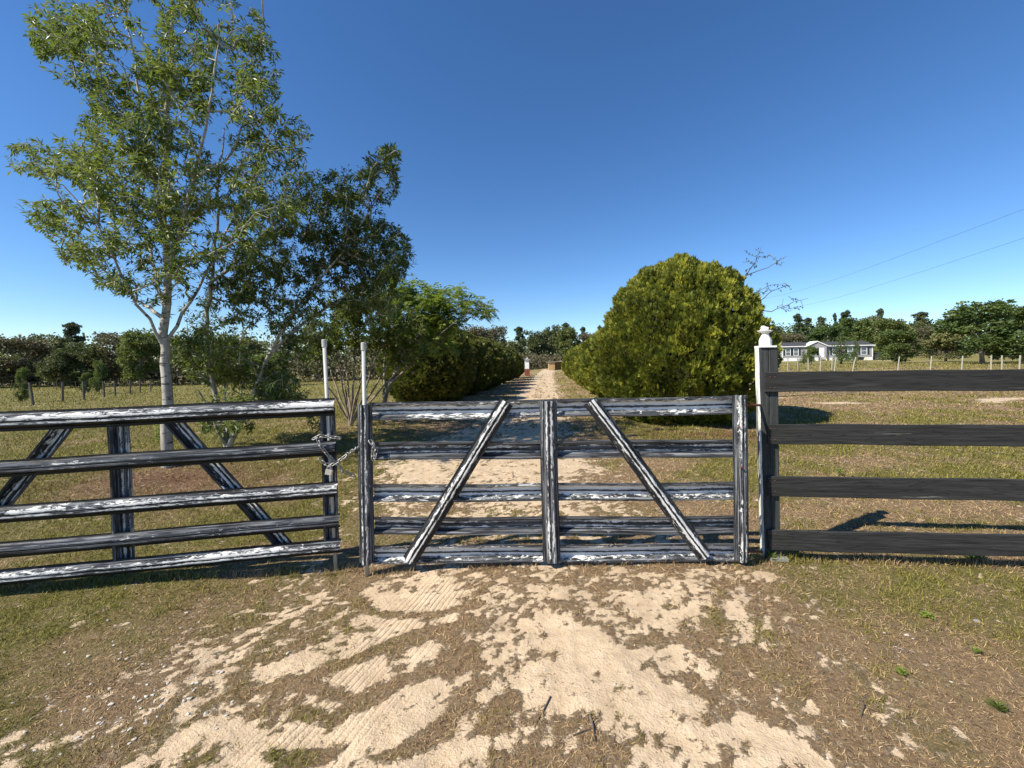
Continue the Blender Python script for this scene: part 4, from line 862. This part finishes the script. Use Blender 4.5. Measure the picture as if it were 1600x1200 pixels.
# wooden run-in shed at the end of the driveway
p_ = ground_at(868, 84); p_.z = P(868, 577.5, 84).z; ws = root_at('wooden_shed', p_, 'small tan plywood shed with a dark open front at the end of the driveway', 'shed'); ply = plain('tan_plywood', (.42, .28, .14), .8, .15, 3)
mb = MB(); box(mb, (-.85, -.9, .75), (1.2, .05, 1.6)); box(mb, (1.25, -.9, .75), (.35, .05, 1.6)); box(mb, (0, .9, .75), (2.9, .05, 1.6)); box(mb, (-1.42, 0, .75), (.05, 1.75, 1.6)); box(mb, (1.42, 0, .75), (.05, 1.75, 1.6)); mb.build('wall', ply, ws)
mb = MB(); box(mb, (0, 0, 1.62), (3.4, 2.3, .10), Matrix.Rotation(-.05, 3, 'Y')); mb.build('roof', plain('weathered_tin', (.30, .27, .24), .6), ws)
# white topped brick pier beside the hedge
p_ = ground_at(823.5, 50); br = NT('red_brick', .9); bt = br.n('ShaderNodeTexBrick', Scale=6.0); bt.inputs[1].default_value = (.22, .06, .035, 1); bt.inputs[2].default_value = (.15, .045, .03, 1); bt.inputs[3].default_value = (.3, .25, .2, 1); br.l(br.obj(), bt.inputs[0]); br.col(bt.outputs[0])
pr2 = root_at('brick_pier', p_, 'slim red brick pier topped by a tall white box beside the left hedge', 'pier')
mb = MB(); box(mb, (0, 0, .4), (.62, .6, .95)); mb.build('pier_base', br.m, pr2); mb = MB(); box(mb, (-.02, 0, 1.4), (.50, .45, 1.05)); box(mb, (-.3, -.05, 1.0), (.25, .3, .10)); mb.build('white_box', M['plaster'], pr2)
mb = MB(); box(mb, (0, 0, 1.98), (.75, .7, .10)); lathe(mb, (0, 0, 2.03), [(.3, 0), (.05, .22)], 4, rot=.785); mb.build('cap', plain('grey_stone_cap', (.3, .3, .3), .8), pr2)
# ---------------------------------------------------------------- wire fences
def wire_fence(posts, label, woodm, hgt, rad, name='wire_fence', nw=4, square=False):
    """posts: (px, D, lean_x)"""
    b0 = ground_at(posts[0][0], posts[0][1]); r_ = root_at(name, b0, label, 'fence'); tops = []
    for px, D_, ln, *hh in posts:
        q = ground_at(px, D_) - b0; h_ = hh[0] if hh else hgt; t_ = q + Vector((ln, random.uniform(-.05, .05), h_)); mb = MB(); tube(mb, [q - Vector((0, 0, .3)), q.lerp(t_, .5), t_], [rad, rad * .95, rad * .85], 8); mb.build('post', woodm, r_); tops.append((q, t_))
    mb = MB()
    for k in range(nw):
        f = .2 + .75 * k / max(1, nw - 1)
        for (q0, t0), (q1, t1) in zip(tops[:-1], tops[1:]): tube(mb, [q0.lerp(t0, f), q1.lerp(t1, f)], .0035, 4, False)
    for (q0, t0), (q1, t1) in zip(tops[:-1], tops[1:]):
        n_ = int((q1 - q0).length / .3)
        for i in range(1, n_): tube(mb, [q0.lerp(q1, i / n_) + Vector((0, 0, .15)), q0.lerp(q1, i / n_).lerp(t0.lerp(t1, i / n_), .95)], .002, 3, False)
    mb.build('wire', M['wire'], r_); return r_
M['wire'] = plain('rusty_wire', (.10, .08, .06), .7, .2, 5, .3); M['oldpost'] = woodmat('old_grey_post', (.07, .06, .05), (.17, .15, .13), None, 2); M['palepost'] = woodmat('pale_peeled_post', (.26, .24, .19), (.44, .41, .33), None, 2)
wire_fence([(-60, 19, 0), (52, 20, -.25), (97, 23, .0), (131, 24.5, .0), (163, 28, -.08), (180, 30, -.1), (203, 33, .0), (218, 36, .0), (235, 39, 0), (262, 45, 0), (300, 52, 0), (345, 60, 0)], 'old wire fence on dark leaning posts crossing the left pasture', M['oldpost'], 1.12, .055)
wire_fence([(-30, 47, .0), (15, 47, .25), (60, 48, .1), (88, 48, 0), (118, 49, -.05), (170, 50, .05), (205, 51, 0), (245, 52, 0), (300, 54, 0)], 'low wire fence with thin posts along the foot of the left tree line', M['oldpost'], .9, .035, nw=3)
wire_fence([(1214, 42, .0), (1231, 40, 0.0), (1247, 41, -.07), (1263, 40, .0), (1281, 38.5, .14), (1299, 39, .16), (1303, 37.5, .26), (1331, 36.5, .38), (1402, 35, .22), (1453, 33, .14), (1502, 31, .10), (1548, 30, .05), (1565, 29, .0), (1592, 28, .05), (1640, 27, .1)], 'wire fence on pale peeled leaning posts in front of the distant house', M['palepost'], 1.25, .052, nw=3)
# yellow capped marker stakes
for px, D_, lb in ((1291.5, 41, 'thin stake with a yellow cap among the pale posts'), (1353, 44, 'thin stake with a yellow cap in the house yard, right of the pale posts')):
    q = ground_at(px, D_); r_ = root_at('marker_stake', q, lb, 'stake', 'yellow capped stakes'); mb = MB(); tube(mb, [(0, 0, -.2), (0, 0, .95)], .022, 6); mb.build('stake', M['oldpost'], r_); mb = MB(); tube(mb, [(0, 0, .93), (0, 0, 1.08)], .06, 8); mb.build('cap', plain('yellow_plastic', (.8, .6, .08), .5), r_)
# power lines
for (x0, y0, x1, y1, lb) in ((1720, 281, 1195, 466, 'upper power line descending leftwards across the sky'), (1720, 332, 1222, 482, 'lower power line descending leftwards across the sky')):
    a = P(x0, y0, 20); b = P(x1, y1, 120); mb = MB(); pts = [a.lerp(b, (k / 24) ** 1.0) - Vector((0, 0, .9 * math.sin(math.pi * k / 24))) for k in range(25)]; tube(mb, pts, [.007 + .010 * k / 24 for k in range(25)], 5)
    tag(mb.build('power_line', M['blackmetal'], None, True), lb, 'power line', 'power lines over the pasture')
# ---------------------------------------------------------------- small things on the ground
def weed(px, py, h_, n_, L, label, name='weed', up_=.5, mat='leaf_d', stem=True, wl=.3):
    q = G(px, py); q.z = float(surf(q.x, q.y)); r_ = root_at(name, q, label, 'weed'); cs = []; ds = []
    for k in range(n_):
        f = (k + .5) / n_; a = k * 2.4; cs.append((random.gauss(0, .004), random.gauss(0, .004), h_ * f)); ds.append((math.cos(a), math.sin(a), up_ * random.uniform(.4, 1.6)))
    cs = np.array(cs); ds = np.array(ds); ds /= np.linalg.norm(ds, axis=1, keepdims=True); LL = L * rng.uniform(.7, 1.2, n_) * (1.15 - .5 * cs[:, 2] / max(h_, .01)); nn = np.tile([0, 0, 1.], (n_, 1)) + rng.normal(0, .2, (n_, 3)); V = quads_from(cs, ds, nn, LL, LL * wl, .2); k = np.arange(n_)[:, None] * 4
    if stem: mb = MB(); tube(mb, [(0, 0, -.01), (.003, 0, h_)], [.003, .0015], 6); mb.build('stem', M['leaf_c'], r_)
    MB().add(V, [k + np.array([[0, 2, 1]]), k + np.array([[0, 3, 2]])], rnd=np.repeat(rng.uniform(.2, 1, n_), 4)).build('leaves', M[mat], r_)
weed(1517, 874, .13, 26, .05, 'upright leafy weed in front of the lowest fence board'); weed(1450, 962, .02, 18, .035, 'flat bright green weed in the grass below the board fence', up_=.3)
weed(1525, 1022, .02, 30, .032, 'largest tuft of bright green grass in the right foreground', 'grass_tuft', 1.2, wl=.07, stem=False); weed(1313, 743, .08, 12, .06, 'small weed beyond the fence between the third board and the one above')
weed(1560, 1110, .02, 34, .05, 'grass tuft with pale blades near the bottom right corner', 'grass_tuft', 1.1, 'leaf_c', False, .06); weed(1408, 1055, .02, 40, .03, 'yellow green clump in the right foreground', 'grass_tuft', 1.0, wl=.10, stem=False)
weed(245, 690, .35, 50, .08, 'leafy sucker sprouting left of the pale trunk', 'sucker_shoot', .4, 'leaf_d'); weed(1530, 872, .05, 40, .07, 'grass tuft at the foot of the upright leafy weed', 'grass_tuft', 1.3, wl=.06, stem=False)
weed(1205, 872, .04, 40, .05, 'grass tuft at the foot of the tall fence post', 'grass_tuft', 1.1, wl=.07, stem=False)
def stones(n_, cen, spread_, s0, s1, seed, name, mat, label):
    r2 = np.random.default_rng(seed); ico = np.array([(0, 0, 1), (.89, 0, .45), (.28, .85, .45), (-.72, .53, .45), (-.72, -.53, .45), (.28, -.85, .45), (.72, .53, -.45), (-.28, .85, -.45), (-.89, 0, -.45), (-.28, -.85, -.45), (.72, -.53, -.45), (0, 0, -1)])
    fc = np.array([(0,1,2),(0,2,3),(0,3,4),(0,4,5),(0,5,1),(1,6,2),(2,7,3),(3,8,4),(4,9,5),(5,10,1),(6,7,2),(7,8,3),(8,9,4),(9,10,5),(10,6,1),(6,11,7),(7,11,8),(8,11,9),(9,11,10),(10,11,6)])
    mb = MB()
    for k in range(n_):
        c_ = cen[r2.integers(len(cen))]; q = G(c_[0] + r2.normal() * spread_[0], min(1220, c_[1] + r2.normal() * spread_[1])); s = r2.uniform(s0, s1) * r2.uniform(.5, 1); a = r2.uniform(0, 6.28)
        v = ico * r2.uniform(.6, 1.2, (12, 1)) * np.array([1, .75, .45]) * s; v = v @ np.array([[math.cos(a), -math.sin(a), 0], [math.sin(a), math.cos(a), 0], [0, 0, 1]]); mb.add(v + np.array([q.x, q.y, float(surf(q.x, q.y)) + s * .15]), [fc])
    tag(mb.build(name, mat), label, 'pebbles', kind='stuff')
M['lime'] = plain('pale_limestone', (.50, .46, .40), .9, .2, 60)
stones(190, [(90,1150),(150,1110),(210,1075),(260,1040),(330,1010),(300,1090),(190,1130),(380,960),(230,1020)], (60, 26), .004, .014, 3, 'pebbles', M['lime'], 'pale limestone chips scattered over the worn ground at lower left')
stones(60, [(1300,1000),(1100,950),(1400,1080),(900,1100)], (150, 60), .004, .010, 4, 'pebbles', M['lime'], 'few small pale pebbles in the grass at lower right')
def twig(pts, rad, label, mat='bark_dark'):
    q = [G(*p) for p in pts]; b0 = q[0].copy(); b0.z = float(surf(b0.x, b0.y)); mb = MB(); tube(mb, [Vector((v.x, v.y, float(surf(v.x, v.y)) + rad * 1.5)) - b0 for v in q], [rad] * (len(q) - 1) + [rad * .5], 6)
    o = mb.build('twig', M[mat]); o.location = b0; tag(o, label, 'twig', 'fallen twigs')
twig([(860,1090),(850,1110),(838,1130)], .003, 'short dark twig lying on the right sand patch, left of the forked one'); twig([(921,1117),(926,1135),(930,1160)], .004, 'dark twig pointing at the camera near the bottom of the sand patch'); twig([(895,1149),(912,1143),(928,1139)], .0025, 'thin twig crossing the lower sand patch')
twig([(1338,1085),(1350,1105),(1345,1125)], .004, 'curved brown twig in the right foreground grass'); twig([(1345,866),(1360,872),(1372,878)], .006, 'pale splinter of wood under the lowest fence board', 'bark_white')
def rock(px, py, s, label, mat):
    q = G(px, py); mb = MB(); v = []; 
    lathe(mb, (0, 0, 0), [(s * .9, -s * .2), (s, s * .15), (s * .8, s * .4), (s * .35, s * .55)], 7, rot=.3); o = mb.build('stone', mat); o.location = (q.x, q.y, float(surf(q.x, q.y))); o.scale = (1, .7, .9); tag(o, label, 'stone')
rock(1526, 968, .018, 'grey stone in the grass right of the flat bright weed', plain('grey_stone', (.22, .21, .21), .9)); rock(1417, 994, .012, 'small white stone below the flat bright weed', M['lime'])
